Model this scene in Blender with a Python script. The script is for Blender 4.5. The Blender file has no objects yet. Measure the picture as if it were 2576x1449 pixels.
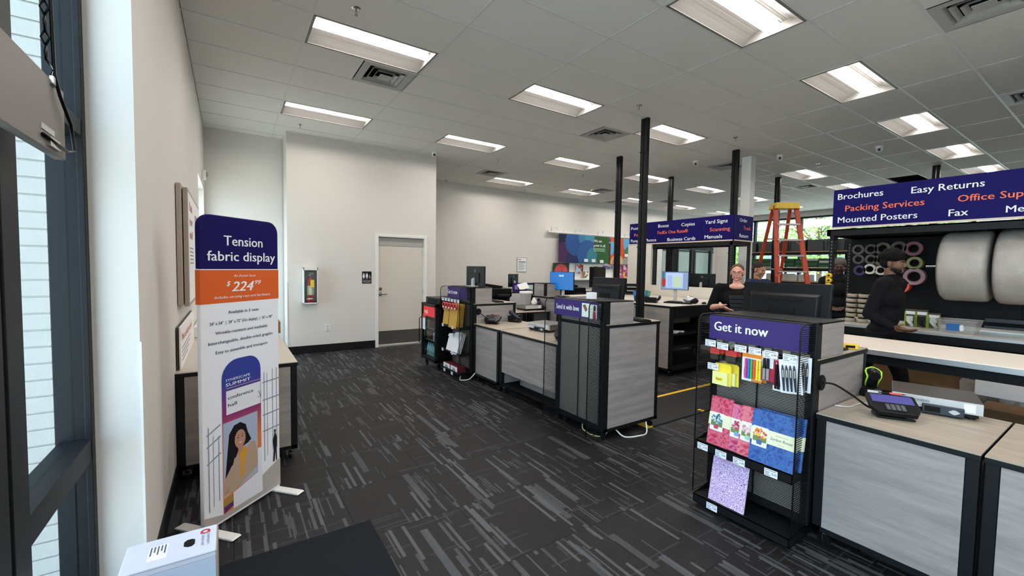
import bpy, bmesh, math, random
from mathutils import Vector, Matrix, Euler
random.seed(7)
S = bpy.context.scene
COL = S.collection
PI = math.pi
R_ = math.radians

# ------------------------------------------------------------------ camera
YAW, PITCH, ROLL, FPX = 0.5863, 0.0482, 0.0161, 1070.4
fw = Vector((math.sin(YAW)*math.cos(PITCH), math.cos(YAW)*math.cos(PITCH), -math.sin(PITCH)))
rt = Vector((math.cos(YAW), -math.sin(YAW), 0)); upv = rt.cross(fw)
r2 = rt*math.cos(ROLL) + upv*math.sin(ROLL); u2 = upv*math.cos(ROLL) - rt*math.sin(ROLL)
cd = bpy.data.cameras.new('camera'); cam = bpy.data.objects.new('camera', cd); COL.objects.link(cam)
mw = Matrix((r2, u2, -fw)).transposed().to_4x4(); mw.translation = Vector((0, 0, 1.57))
cam.matrix_world = mw
cd.sensor_width = 36; cd.sensor_fit = 'HORIZONTAL'; cd.lens = FPX*36/2576; cd.clip_start = .05; cd.clip_end = 300
S.camera = cam

# ------------------------------------------------------------------ world / exposure
W = bpy.data.worlds.new('world'); S.world = W; W.use_nodes = True
bg = W.node_tree.nodes['Background']; bg.inputs[0].default_value = (.66, .79, 1.0, 1); bg.inputs[1].default_value = 1.65
S.view_settings.view_transform = 'Standard'; S.view_settings.look = 'None'
S.view_settings.exposure = 2.15; S.view_settings.gamma = 1; S.view_settings.use_curve_mapping = False
LENS_E = 9.6
sun = bpy.data.lights.new('sun', 'SUN'); sun.energy = 5.0; sun.angle = .02; sun.color = (1, .95, .86)
so = bpy.data.objects.new('sun', sun); COL.objects.link(so); so.rotation_euler = (R_(38), 0, R_(200)); so.location = (20, -5, 20)

# ------------------------------------------------------------------ helpers
def lin(h):
    h = h.lstrip('#'); o = []
    for i in (0, 2, 4):
        c = int(h[i:i+2], 16)/255
        o.append(c/12.92 if c <= .04045 else ((c+.055)/1.055)**2.4)
    return (*o, 1)
_M = {}
def mat(name, h='#808080', rough=.5, metal=0, emit=0, alpha=1, trans=0, bump=0, bscale=200, var=0, vscale=8):
    if name in _M: return _M[name]
    m = bpy.data.materials.new(name); m.use_nodes = True; nt = m.node_tree; b = nt.nodes['Principled BSDF']
    c = lin(h); b.inputs['Base Color'].default_value = c; b.inputs['Roughness'].default_value = rough
    b.inputs['Metallic'].default_value = metal
    if 'purple' in name or 'cloth' in name: b.inputs['Specular IOR Level'].default_value = .12
    if max(c[:3]) < .03: b.inputs['Specular IOR Level'].default_value = .22
    if emit: b.inputs['Emission Color'].default_value = c; b.inputs['Emission Strength'].default_value = emit
    if alpha < 1: b.inputs['Alpha'].default_value = alpha
    if trans: b.inputs['Transmission Weight'].default_value = trans; b.inputs['IOR'].default_value = 1.45
    if bump or var:
        tc = nt.nodes.new('ShaderNodeTexCoord')
    if bump:
        n = nt.nodes.new('ShaderNodeTexNoise'); n.inputs['Scale'].default_value = bscale; n.inputs['Detail'].default_value = 3
        nt.links.new(tc.outputs['Object'], n.inputs['Vector'])
        bp = nt.nodes.new('ShaderNodeBump'); bp.inputs['Strength'].default_value = bump; bp.inputs['Distance'].default_value = .002
        nt.links.new(n.outputs[0], bp.inputs['Height']); nt.links.new(bp.outputs[0], b.inputs['Normal'])
    if var:
        n = nt.nodes.new('ShaderNodeTexNoise'); n.inputs['Scale'].default_value = vscale; n.inputs['Detail'].default_value = 4
        nt.links.new(tc.outputs['Object'], n.inputs['Vector'])
        r = nt.nodes.new('ShaderNodeMapRange'); r.inputs[3].default_value = 1-var; r.inputs[4].default_value = 1+var
        nt.links.new(n.outputs[0], r.inputs[0])
        x = nt.nodes.new('ShaderNodeMix'); x.data_type = 'RGBA'; x.blend_type = 'MULTIPLY'; x.inputs[0].default_value = 1
        x.inputs[6].default_value = c; cc = nt.nodes.new('ShaderNodeCombineColor')
        for i in range(3): nt.links.new(r.outputs[0], cc.inputs[i])
        nt.links.new(cc.outputs[0], x.inputs[7]); nt.links.new(x.outputs[2], b.inputs['Base Color'])
    _M[name] = m; return m

class G:
    """tiny node-graph expression helper"""
    def __init__(s, m): s.nt = m.node_tree
    def n(s, t, **k):
        x = s.nt.nodes.new(t)
        for a, b in k.items(): setattr(x, a, b)
        return x
    def put(s, v, sock):
        if isinstance(v, (int, float)): sock.default_value = v
        else: s.nt.links.new(v, sock)
    def m(s, op, a, b=0, c=0):
        x = s.n('ShaderNodeMath', operation=op); s.put(a, x.inputs[0]); s.put(b, x.inputs[1])
        if op in ('MULTIPLY_ADD', 'SMOOTH_MIN'): s.put(c, x.inputs[2])
        return x.outputs[0]
    def vec(s, a, b, c=0):
        x = s.n('ShaderNodeCombineXYZ'); s.put(a, x.inputs[0]); s.put(b, x.inputs[1]); s.put(c, x.inputs[2]); return x.outputs[0]
    def white(s, v):
        x = s.n('ShaderNodeTexWhiteNoise', noise_dimensions='3D'); s.nt.links.new(v, x.inputs[0]); return x.outputs[0]
    def noise(s, v, sc=1, det=2):
        x = s.n('ShaderNodeTexNoise'); s.nt.links.new(v, x.inputs['Vector']); x.inputs['Scale'].default_value = sc; x.inputs['Detail'].default_value = det
        return x.outputs[0]
    def mix(s, f, a, b):
        x = s.n('ShaderNodeMix', data_type='RGBA'); s.put(f, x.inputs[0])
        for v, k in ((a, 6), (b, 7)):
            if isinstance(v, tuple): x.inputs[k].default_value = v
            else: s.nt.links.new(v, x.inputs[k])
        return x.outputs[2]
    def pos(s):
        g = s.n('ShaderNodeNewGeometry'); x = s.n('ShaderNodeSeparateXYZ'); s.nt.links.new(g.outputs['Position'], x.inputs[0]); return x.outputs

class MB:
    def __init__(s): s.v = []; s.f = []; s.m = []; s.s = []
    def add(s, vs, fs, m=0, smooth=False):
        o = len(s.v); s.v += [tuple(v) for v in vs]
        for f in fs: s.f.append([i+o for i in f]); s.m.append(m); s.s.append(smooth)
        return s
    def box(s, x0, y0, z0, x1, y1, z1, m=0):
        if x0 > x1: x0, x1 = x1, x0
        if y0 > y1: y0, y1 = y1, y0
        if z0 > z1: z0, z1 = z1, z0
        return s.add([(x0,y0,z0),(x1,y0,z0),(x1,y1,z0),(x0,y1,z0),(x0,y0,z1),(x1,y0,z1),(x1,y1,z1),(x0,y1,z1)],
            [(0,3,2,1),(4,5,6,7),(0,1,5,4),(1,2,6,5),(2,3,7,6),(3,0,4,7)], m)
    def obox(s, c, size, rot=(0,0,0), m=0):
        M = Euler(rot).to_matrix() if not isinstance(rot, Matrix) else rot; c = Vector(c); h = [a/2 for a in size]
        vs = [c + M @ Vector((sx*h[0], sy*h[1], sz*h[2])) for sz in (-1,1) for sx, sy in ((-1,-1),(1,-1),(1,1),(-1,1))]
        return s.add(vs, [(0,3,2,1),(4,5,6,7),(0,1,5,4),(1,2,6,5),(2,3,7,6),(3,0,4,7)], m)
    def bar(s, p, q, w, h=None, m=0, up=(0,0,1)):
        p, q = Vector(p), Vector(q); h = h or w; d = (q-p).normalized(); u = Vector(up)
        if abs(d.dot(u)) > .98: u = Vector((1,0,0))
        a = d.cross(u).normalized(); b = a.cross(d)
        vs = [e + a*(sx*w/2) + b*(sy*h/2) for e in (p, q) for sx, sy in ((-1,-1),(1,-1),(1,1),(-1,1))]
        return s.add(vs, [(0,1,2,3),(7,6,5,4),(0,4,5,1),(1,5,6,2),(2,6,7,3),(3,7,4,0)], m)
    def cyl(s, p, q, r, r1=None, n=12, m=0, caps=True, smooth=True):
        p, q = Vector(p), Vector(q); r1 = r if r1 is None else r1; d = (q-p).normalized()
        u = Vector((0,0,1)) if abs(d.z) < .95 else Vector((1,0,0)); a = d.cross(u).normalized(); b = d.cross(a)
        vs = []
        for e, rr in ((p, r), (q, r1)):
            for i in range(n):
                t = 2*PI*i/n; vs.append(e + a*(math.cos(t)*rr) + b*(math.sin(t)*rr))
        s.add(vs, [(i, (i+1) % n, n+(i+1) % n, n+i) for i in range(n)], m, smooth)
        if caps:
            s.add(vs[:n], [tuple(reversed(range(n)))], m); s.add(vs[n:], [tuple(range(n))], m)
        return s
    def tube(s, pts, r, n=6, m=0):
        pts = [Vector(p) for p in pts]; rings = []; N = len(pts); pa = None
        for i, p in enumerate(pts):
            d = (pts[min(i+1, N-1)] - pts[max(i-1, 0)]).normalized()
            if pa is None:
                u = Vector((0,0,1)) if abs(d.z) < .9 else Vector((1,0,0)); a = d.cross(u).normalized()
            else:
                a = (pa - d*pa.dot(d)).normalized()
            pa = a; b = d.cross(a)
            rings += [p + a*(math.cos(2*PI*k/n)*r) + b*(math.sin(2*PI*k/n)*r) for k in range(n)]
        fs = [(j*n+k, j*n+(k+1) % n, (j+1)*n+(k+1) % n, (j+1)*n+k) for j in range(N-1) for k in range(n)]
        return s.add(rings, fs + [tuple(reversed(range(n))), tuple(range((N-1)*n, N*n))], m, True)
    def lathe(s, prof, c, n=20, m=0, axis='z', smooth=True):
        c = Vector(c); vs = []
        for r, z in prof:
            for i in range(n):
                t = 2*PI*i/n; a, b = math.cos(t)*r, math.sin(t)*r
                vs.append(c + (Vector((a, b, z)) if axis == 'z' else Vector((z, a, b)) if axis == 'x' else Vector((b, z, a))))
        fs = [(j*n+i, j*n+(i+1) % n, (j+1)*n+(i+1) % n, (j+1)*n+i) for j in range(len(prof)-1) for i in range(n)]
        return s.add(vs, fs, m, smooth)
    def ell(s, c, r, n=12, m=0, rot=None):
        c = Vector(c); vs = []; k = n//2
        M = Euler(rot).to_matrix() if rot else Matrix.Identity(3)
        for j in range(k+1):
            ph = PI*j/k
            for i in range(n):
                t = 2*PI*i/n; vs.append(c + M @ Vector((r[0]*math.sin(ph)*math.cos(t), r[1]*math.sin(ph)*math.sin(t), r[2]*math.cos(ph))))
        fs = [(j*n+i, (j+1)*n+i, (j+1)*n+(i+1) % n, j*n+(i+1) % n) for j in range(k) for i in range(n)]
        return s.add(vs, fs, m, True)
    def poly(s, pts, m=0): return s.add(pts, [tuple(range(len(pts)))], m)
    def prism(s, pts2, O, U, V, t, m=0):
        """2D outline in plane O,U,V extruded by t along U x V"""
        O, U, V = Vector(O), Vector(U), Vector(V); N = U.cross(V).normalized(); n = len(pts2)
        a = [O + U*x + V*y for x, y in pts2]; b = [p + N*t for p in a]
        return s.add(a+b, [tuple(reversed(range(n))), tuple(range(n, 2*n))] + [(i, (i+1) % n, n+(i+1) % n, n+i) for i in range(n)], m)

WL = {}
def setp(o, label=None, cat=None, group=None, kind=None):
    if label: o['label'] = label
    if cat: o['category'] = cat
    if group: o['group'] = group
    if kind: o['kind'] = kind
    return o
def thing(name, label, cat, loc=(0,0,0), rotz=0, group=None):
    o = bpy.data.objects.new(name, None); COL.objects.link(o); o.empty_display_size = .05
    o.location = loc; o.rotation_euler = (0, 0, rotz); WL[o.name] = Vector(loc)
    return setp(o, label, cat, group)
def obj(name, mb, mats, parent=None, label=None, cat=None, group=None, kind=None, bev=0, local=False, seg=2):
    mats = mats if isinstance(mats, (list, tuple)) else [mats]
    me = bpy.data.meshes.new(name)
    if parent is not None: off = Vector((0,0,0)) if local else WL[parent.name]
    else:
        xs, ys, zs = zip(*mb.v); off = Vector(((min(xs)+max(xs))/2, (min(ys)+max(ys))/2, min(zs)))
    me.from_pydata([tuple(Vector(v)-off) for v in mb.v], [], mb.f); me.validate()
    for m in mats: me.materials.append(m)
    if len(me.polygons) == len(mb.f):
        me.polygons.foreach_set('material_index', mb.m); me.polygons.foreach_set('use_smooth', mb.s)
    o = bpy.data.objects.new(name, me); COL.objects.link(o)
    if parent is not None: o.parent = parent; WL[o.name] = off if not local else Vector((0,0,0))
    else: o.location = off; WL[o.name] = off
    if bev:
        b = o.modifiers.new('bevel', 'BEVEL'); b.width = bev; b.segments = seg; b.limit_method = 'ANGLE'
    return setp(o, label, cat, group, kind)
def clone(root, delta, label=None, group=None, rotz=None):
    c = root.copy(); COL.objects.link(c); c.location = Vector(root.location) + Vector(delta)
    if rotz is not None: c.rotation_euler = (0, 0, rotz)
    WL[c.name] = WL[root.name] + Vector(delta)
    if label: c['label'] = label
    if group: c['group'] = group
    def rec(a, b):
        for ch in list(a.children):
            d = ch.copy(); COL.objects.link(d); d.parent = b; rec(ch, d)
    rec(root, c); return c
TXT = {}
def text(s, at, right, up, cap, m, parent, width=None, align='L', bold=.0, italic=0, name='lettering', depth=.0008, local=False, mb_only=False):
    key = (s, bold, italic)
    if key not in TXT:
        cu = bpy.data.curves.new('t', 'FONT'); cu.body = s; cu.size = 1; cu.offset = 0; cu.shear = italic; cu.resolution_u = 2
        to = bpy.data.objects.new('t', cu); COL.objects.link(to)
        dg = bpy.context.evaluated_depsgraph_get(); me = bpy.data.meshes.new_from_object(to.evaluated_get(dg))
        TXT[key] = ([tuple(v.co) for v in me.vertices], [tuple(p.vertices) for p in me.polygons])
        bpy.data.objects.remove(to); bpy.data.curves.remove(cu); bpy.data.meshes.remove(me)
    vs, fs = TXT[key]
    x0 = min(v[0] for v in vs); x1 = max(v[0] for v in vs)
    sy = cap/.73; sx = sy if width is None else width/(x1-x0); w = (x1-x0)*sx
    right, up = Vector(right).normalized(), Vector(up).normalized(); nn = right.cross(up); at = Vector(at)
    ox = {'L': 0, 'C': -w/2, 'R': -w}[align]
    mb = MB(); k_ = bold*.55
    for q, d_ in enumerate(((0, 0),) if bold < .009 else ((0, 0), (-k_, 0), (k_, 0))):
        mb.add([at + right*((v[0]-x0+d_[0])*sx+ox) + up*((v[1]+d_[1])*sy) + nn*(depth+q*.00008) for v in vs], fs)
    if mb_only: return mb
    return obj(name, mb, m, parent, local=local)
def merge(a, b, mi):
    o = len(a.v); a.v += b.v
    for f in b.f: a.f.append([i+o for i in f]); a.m.append(mi); a.s.append(False)

# ------------------------------------------------------------------ materials
def wood(name, top=False, c0='#8b8380', c1='#a49b97', side='y'):
    m = bpy.data.materials.new(name); m.use_nodes = True; g = G(m); b = m.node_tree.nodes['Principled BSDF']
    x, y, z = g.pos()
    if top: v = g.vec(g.m('MULTIPLY', x, 28), g.m('MULTIPLY', y, 2.2), g.m('MULTIPLY', z, 3))
    else: v = g.vec(g.m('MULTIPLY', x, 2.0), g.m('MULTIPLY', y, 2.0), g.m('MULTIPLY', z, 24))
    n1 = g.noise(v, 1, 5); n2 = g.noise(v, 5, 3)
    f = g.m('ADD', g.m('MULTIPLY', n1, .75), g.m('MULTIPLY', n2, .35))
    f = g.m('MULTIPLY', g.m('SUBTRACT', f, .38), 3.2)
    x_ = g.n('ShaderNodeClamp'); g.put(f, x_.inputs[0])
    c = g.mix(x_.outputs[0], lin(c0), lin(c1)); g.nt.links.new(c, b.inputs['Base Color']); b.inputs['Roughness'].default_value = .42
    return m
WOOD = wood('grey_wood_laminate'); WTOP = wood('worktop_laminate', True, '#9c9081', '#b3a696')
BLK = mat('black_powder_coat', '#131517', .45); BLK2 = mat('black_plastic', '#0f1012', .35); BLK3 = mat('matte_black', '#0a0a0b', .7)
WALL = mat('wall_paint', '#dad6d1', .7, bump=.15, bscale=300); WHITE = mat('white_paint', '#e6e5e2', .4); WHT2 = mat('white_laminate', '#dcd5ca', .35)
CEIL = mat('ceiling_tile', '#dedcd8', .9, bump=.5, bscale=350); GRID = mat('ceiling_grid', '#d2d1ce', .45)
CHR = mat('chrome', '#c8c8c8', .18, 1); STEEL = mat('brushed_steel', '#a09c98', .32, 1); ALU = mat('aluminium', '#cfcfcf', .35, .8)
NAVY = mat('header_purple', '#140d5a', .5); PURP = mat('rack_sign_purple', '#40346f', .5); ORG = mat('banner_orange', '#dd5c14', .6)
TXW = mat('lettering_white', '#f0f0f4', .5); TXO = mat('lettering_orange', '#f2703f', .5); TXP = mat('lettering_purple', '#2c2a55', .5); INK = mat('ink_black', '#1c1c20', .5)
PAPER = mat('paper_white', '#eeeef0', .6); TAG = mat('price_tag_white', '#f2f5ff', .5)
def glass(name, tint='#eef6f4'):
    m = bpy.data.materials.new(name); m.use_nodes = True; nt = m.node_tree; nt.nodes.clear()
    o = nt.nodes.new('ShaderNodeOutputMaterial'); t = nt.nodes.new('ShaderNodeBsdfTransparent'); t.inputs[0].default_value = lin(tint)
    gl = nt.nodes.new('ShaderNodeBsdfGlossy'); gl.inputs['Roughness'].default_value = .02
    mx = nt.nodes.new('ShaderNodeMixShader'); mx.inputs[0].default_value = .07
    nt.links.new(t.outputs[0], mx.inputs[1]); nt.links.new(gl.outputs[0], mx.inputs[2]); nt.links.new(mx.outputs[0], o.inputs[0])
    return m
GLASS = glass('window_glass'); CLEAR = glass('clear_plastic', '#d8d8d4')

def carpet():
    m = bpy.data.materials.new('carpet'); m.use_nodes = True; g = G(m); b = m.node_tree.nodes['Principled BSDF']
    x, y, z = g.pos()
    ty = g.m('FLOOR', g.m('DIVIDE', y, .6096)); tx = g.m('FLOOR', g.m('DIVIDE', x, .6096))
    acc = None
    for w, L, thr, amp in ((.046, .60, .90, .7), (.020, .45, .87, 1.0), (.010, .32, .90, .7)):
        rx = g.m('FLOOR', g.m('DIVIDE', x, w))
        sh = g.white(g.vec(rx, ty, tx)); yy = g.m('ADD', g.m('DIVIDE', y, L), g.m('MULTIPLY', sh, 7.0))
        cy = g.m('FLOOR', yy); fr = g.m('FRACT', yy)
        rn = g.white(g.vec(rx, cy, g.m('ADD', ty, 3.3)))
        big = g.noise(g.vec(g.m('MULTIPLY', rx, w*1.5), g.m('MULTIPLY', g.m('SUBTRACT', cy, g.m('MULTIPLY', sh, 7.0)), L*1.2), g.m('MULTIPLY', ty, 3.7)), 1.8, 2)
        ln = g.white(g.vec(rx, cy, 9.1))
        on = g.m('GREATER_THAN', g.m('ADD', rn, g.m('MULTIPLY', g.m('SUBTRACT', big, .5), .75)), thr)
        on = g.m('MULTIPLY', on, g.m('LESS_THAN', fr, g.m('ADD', g.m('MULTIPLY', ln, .7), .3)))
        on = g.m('MULTIPLY', on, g.m('MULTIPLY', g.m('ADD', g.m('MULTIPLY', ln, .5), .5), amp))
        acc = on if acc is None else g.m('MAXIMUM', acc, on)
    # thin cross lines
    ry = g.m('FLOOR', g.m('DIVIDE', y, .009)); xx = g.m('ADD', g.m('DIVIDE', x, .3), g.m('MULTIPLY', g.white(g.vec(ry, 1, 2)), 5))
    rn = g.white(g.vec(ry, g.m('FLOOR', xx), 5)); acc = g.m('MAXIMUM', acc, g.m('MULTIPLY', g.m('GREATER_THAN', rn, .965), .28))
    fine = g.noise(g.vec(g.m('MULTIPLY', x, 260), g.m('MULTIPLY', y, 90), 0), 1, 3)
    mid = g.noise(g.vec(g.m('MULTIPLY', x, 14), g.m('MULTIPLY', y, 3), ty), 1, 4)
    base = g.mix(mid, lin('#121112'), lin('#1f1d1e'))
    acc = g.m('MULTIPLY', acc, g.m('ADD', .55, g.m('MULTIPLY', fine, .9)))
    c = g.mix(acc, base, lin('#5b5d61'))
    c2 = g.mix(g.m('MULTIPLY', fine, .45), c, lin('#121111'))
    g.nt.links.new(c2, b.inputs['Base Color']); b.inputs['Roughness'].default_value = .62
    b.inputs['Specular IOR Level'].default_value = .35
    bp = g.n('ShaderNodeBump'); bp.inputs['Strength'].default_value = .35; bp.inputs['Distance'].default_value = .004
    g.nt.links.new(fine, bp.inputs['Height']); g.nt.links.new(bp.outputs[0], b.inputs['Normal'])
    return m
CARPET = carpet()

# ------------------------------------------------------------------ ROOM
C = 3.793                       # ceiling height
X0, XE, YN = -.33, 17.6, 10.5   # left wall, east wall, back wall
YS = -4.0
GX, GY, TX, TY = .6455, 4.2302, 1.2192, .6096
fl = obj('floor', MB().box(-.6, YS, -.12, XE+.2, YN+.2, -.012).box(5.6, YS, -.012, XE+.2, YN+.2, -.001), CARPET, kind='structure')
tm = MB().box(.002, .002, 0, .6076, .6076, .011)
first = None
for i in range(-1, 10):
    for j in range(-1, 17):
        x, y = i*.6096, j*.6096
        a, b_ = max(x, -.58), min(x+.6096, 5.6); c_, d_ = max(y, YS), y+.6096
        if b_-a < .03: continue
        full = (b_-a > .6)
        if full and first is not None:
            o = first.copy(); COL.objects.link(o); o.location = (x-WL[fl.name].x, y-WL[fl.name].y, 0 - WL[fl.name].z - .012); continue
        me = MB().box(a+.001-x, c_+.001-y, 0, b_-.001-x, d_-.001-y, .011)
        o = obj('carpet_tile', me, CARPET, fl, bev=0, local=True)
        o.location = (x-WL[fl.name].x, y-WL[fl.name].y, -WL[fl.name].z-.012)
        if full: first = o
# front strip nearer than the tiles
obj('carpet_strip', MB().box(-.58, YS, -.012, 5.6, -.61, -.001), CARPET, fl)

# ceiling: T-bar grid, removable panels, dark void above
lights = [(2,-4),(4,-4),(6,-4),(8,-4),(10,-4),(0,0),(2,0),(4,0),(8,0),(10,0),(12,0),(0,4),(2,4),(4,4),(6,4),(8,4),(10,4),(12,4),(4,8),(6,8),(8,8),(10,8),(12,8),
          (0,-4),(0,-8),(2,-8),(4,-8),(6,-8),(8,-8),(10,-8),(0,-12),(4,-12),(8,-12)]
vents = [(0,1,.55),(3,1,.55),(3,7,.5),(6,1,.5),(3,-6,.8),(6,-6,.4),(6,7,.5),(9,1,.55),(9,7,.2),(8,9,.4)]
dark = [(10,-2),(8,9)]
gm = MB()
ixs = range(-1, 14); jys = range(-14, 11)
bx = lambda i: max(X0, min(XE, GX+i*TX)); by = lambda j: max(YS, min(YN, GY+j*TY))
for i in range(0, 14): x = GX+i*TX; gm.box(x-.012, YS, C-.001, x+.012, YN, C+.03)
for j in range(-13, 11): y = GY+j*TY; gm.box(X0, y-.012, C-.002, XE, y+.012, C+.03)
gm.box(X0-.3, YS-.1, C+.18, XE+.2, YN+.2, C+.3, 1)
ce = obj('ceiling', gm, [GRID, BLK3], kind='structure')
cell = {}
vset = {(v[0], v[1]) for v in vents}
pan0 = None; rest = MB(); npan = 0
cells = []
for i in ixs:
    for j in jys:
        a, b_, c_, d_ = bx(i), bx(i+1), by(j), by(j+1)
        if b_-a < .05 or d_-c_ < .05: continue
        if (i, j) in lights or (i, j) == dark[0] or (i, j) in vset: continue
        mx, my = (a+b_)/2, (c_+d_)/2
        dep = Vector((mx, my, 0)).dot(Vector((fw.x, fw.y, 0))); vis = dep > .8 and abs(Vector((mx, my, 0)).dot(rt)) < dep*1.45
        cells.append((0 if vis else 1, mx*mx+my*my, i, j, a, b_, c_, d_))
cells.sort()
for k, (v_, _, i, j, a, b_, c_, d_) in enumerate(cells):
    if v_ == 0 and npan < 298:
        npan += 1
        full = abs(b_-a-TX) < .01 and abs(d_-c_-TY) < .01
        if full and pan0:
            o = pan0.copy(); COL.objects.link(o); o.location = (a-WL[ce.name].x, c_-WL[ce.name].y, C-WL[ce.name].z); continue
        o = obj('ceiling_panel', MB().box(.006, .006, .002, b_-a-.006, d_-c_-.006, .016), CEIL, ce, local=True)
        o.location = (a-WL[ce.name].x, c_-WL[ce.name].y, C-WL[ce.name].z)
        if full: pan0 = o
    else: rest.box(a+.006, c_+.006, C+.002, b_-.006, d_-.006, C+.016)
obj('distant_ceiling_panels', rest, CEIL, ce, kind='stuff')

# troffers
LENS = mat('lamp_lens', '#fff6ed', .4, emit=LENS_E); REFL = mat('lamp_reflector', '#787674', .5)
def troffer(i, j):
    x, y = GX+i*TX, GY+j*TY
    rows = {0: 'nearest the left wall', 4: 'in the middle row', 8: 'far row by the back wall', -4: 'row toward the right'}
    t = thing('ceiling_light', 'lit recessed two by four ceiling light with curved white reflectors', 'light', (x+TX/2, y+TY/2, C), group='recessed ceiling lights')
    a, b_ = x+.014, x+TX-.014; c_, d_ = y+.014, y+TY-.014; N = 7
    hm = MB(); prof = []
    for k in range(N+1):
        u = k/N; prof.append((c_+.02+u*.19, C+.002+.085*math.sin(u*PI*.62)))
    for k in range(N):
        (y0, z0), (y1, z1) = prof[k], prof[k+1]
        hm.add([(a,y0,z0),(b_,y0,z0),(b_,y1,z1),(a,y1,z1)], [(0,1,2,3)], 0, True)
        yy0, yy1 = c_+d_-y0, c_+d_-y1
        hm.add([(a,yy0,z0),(b_,yy0,z0),(b_,yy1,z1),(a,yy1,z1)], [(3,2,1,0)], 0, True)
    obj('reflector', hm, REFL, t)
    fm = MB().box(a, c_, C-.002, b_, c_+.022, C+.006).box(a, d_-.022, C-.002, b_, d_, C+.006)
    for xx in (a, b_-.02):
        fm.box(xx, c_, C-.002, xx+.02, d_, C+.002)
        ep = [(p[0], p[1]) for p in prof] + [(c_+d_-p[0], p[1]) for p in reversed(prof)]
        fm.poly([(xx+(.0 if xx == a else .02), p[0], p[1]) for p in ep])
    fm.box(a, c_, C+.12, b_, d_, C+.125)
    obj('frame', fm, REFL, t)
    y0, y1 = prof[-1][0], c_+d_-prof[-1][0]; lm = MB(); n = 6
    pts = [(y0+(y1-y0)*k/n, C+.07-.028*math.sin(PI*k/n)) for k in range(n+1)]
    for k in range(n): lm.add([(a+.02,*pts[k]),(b_-.02,*pts[k]),(b_-.02,*pts[k+1]),(a+.02,*pts[k+1])], [(0,1,2,3)], 0, True)
    obj('lens', lm, LENS, t)
    return t
t0 = troffer(*lights[0]); t0['label'] = 'lit recessed ceiling light, largest one cropped by the top edge of the photo'; del t0['group']
LL = {(4,-4):'lit ceiling light second in the row that starts above the register',(6,-4):'lit ceiling light third in the row above the register',(8,-4):'lit ceiling light fourth in the row above the register',(10,-4):'lit ceiling light just above the right header sign',
 (0,0):'lit ceiling light beside the square air vent on the left',(2,0):'lit ceiling light in the middle of the ceiling, left of the tall black post',(4,0):'lit ceiling light directly behind the tallest black post top',(8,0):'lit ceiling light above the ladder',(10,0):'lit ceiling light left of the right header sign end',(12,0):'lit ceiling light far back near the right windows',
 (0,4):'lit ceiling light above the white wall with the restroom door',(2,4):'lit ceiling light beside the camera at the wall corner',(4,4):'lit ceiling light in the middle of the back left ceiling',(6,4):'lit ceiling light behind the tall black post, upper one',(8,4):'lit ceiling light between two black posts',(10,4):'lit ceiling light behind the white column',(12,4):'lit ceiling light right behind the ladder top',
 (4,8):'lit ceiling light next to the vent near the beige back wall',(6,8):'lit ceiling light left of the thin black post by the back wall',(8,8):'lit ceiling light crossed low by the tall black post',(10,8):'lit ceiling light above the small header sign',(12,8):'lit ceiling light farthest along the back wall'}
for (i, j) in lights[1:]:
    o = clone(t0, ((i-lights[0][0])*TX, (j-lights[0][1])*TY, 0), LL.get((i, j), 'lit ceiling light out of frame, %s row behind the viewer, %s' % ({-4:'first',-8:'second',-12:'third'}.get(j,''), {0:'nearest the left windows',2:'second from the left windows',4:'third from the left windows',6:'fourth from the left windows',8:'fifth from the left windows',10:'sixth from the left windows'}.get(i,''))))

# vents: a 2x2 diffuser plus the half panel beside it
VG = mat('vent_metal', '#aaa9a6', .5)
def vent(i, j, fx, lab):
    x, y = GX+i*TX, GY+j*TY; w = TY; x0 = x+.61 if fx > .45 else x; xo = x if fx > .45 else x+.61
    po = obj('ceiling_panel', MB().box(xo+.006, y+.006, C+.002, xo+.604, y+.604, C+.016), CEIL, ce)
    t = thing('air_vent', lab, 'vent', (x0+w/2, y+w/2, C)); cx, cy = x0+w/2, y+w/2
    def ring(mb, a, b_, z0, z1):
        for s1 in range(4):
            ca, sa = [(1,0),(0,1),(-1,0),(0,-1)][s1]; ro = lambda u, v, z: (cx+ca*u-sa*v, cy+sa*u+ca*v, z)
            mb.add([ro(a,-a,z0), ro(a,a,z0), ro(b_,b_,z1), ro(b_,-b_,z1)], [(0,1,2,3)])
    m1 = MB(); ring(m1, .3, .22, C-.001, C-.001); ring(m1, .22, .20, C-.001, C+.03); obj('frame', m1, VG, t)
    m2 = MB(); ring(m2, .185, .15, C-.004, C+.03); obj('louver', m2, VG, t)
    m4 = MB(); ring(m4, .125, .09, C-.006, C+.03); obj('louver', m4, VG, t)
    m3 = MB().box(cx-.07, cy-.07, C-.008, cx+.07, cy+.07, C-.002).cyl((cx,cy,C-.012),(cx,cy,C-.006),.03,n=16); obj('center_plate', m3, VG, t)
    obj('duct', MB().box(cx-.29, cy-.29, C+.1, cx+.29, cy+.29, C+.12), BLK3, t)
VLAB = ['square ceiling air vent beside the large light at top left','square ceiling air vent left of the tallest black post','small ceiling air vent near the back wall corner','ceiling air vent behind the right black post','large ceiling air vent cropped at the top right corner','ceiling air vent at the right edge of the photo','small ceiling air vent in the far row near the thin black post','ceiling air vent above and right of the ladder','small far ceiling air vent above the small header sign','dark return air grille far back by the back wall']
for v, l in zip(vents, VLAB): vent(*v, l)

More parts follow.
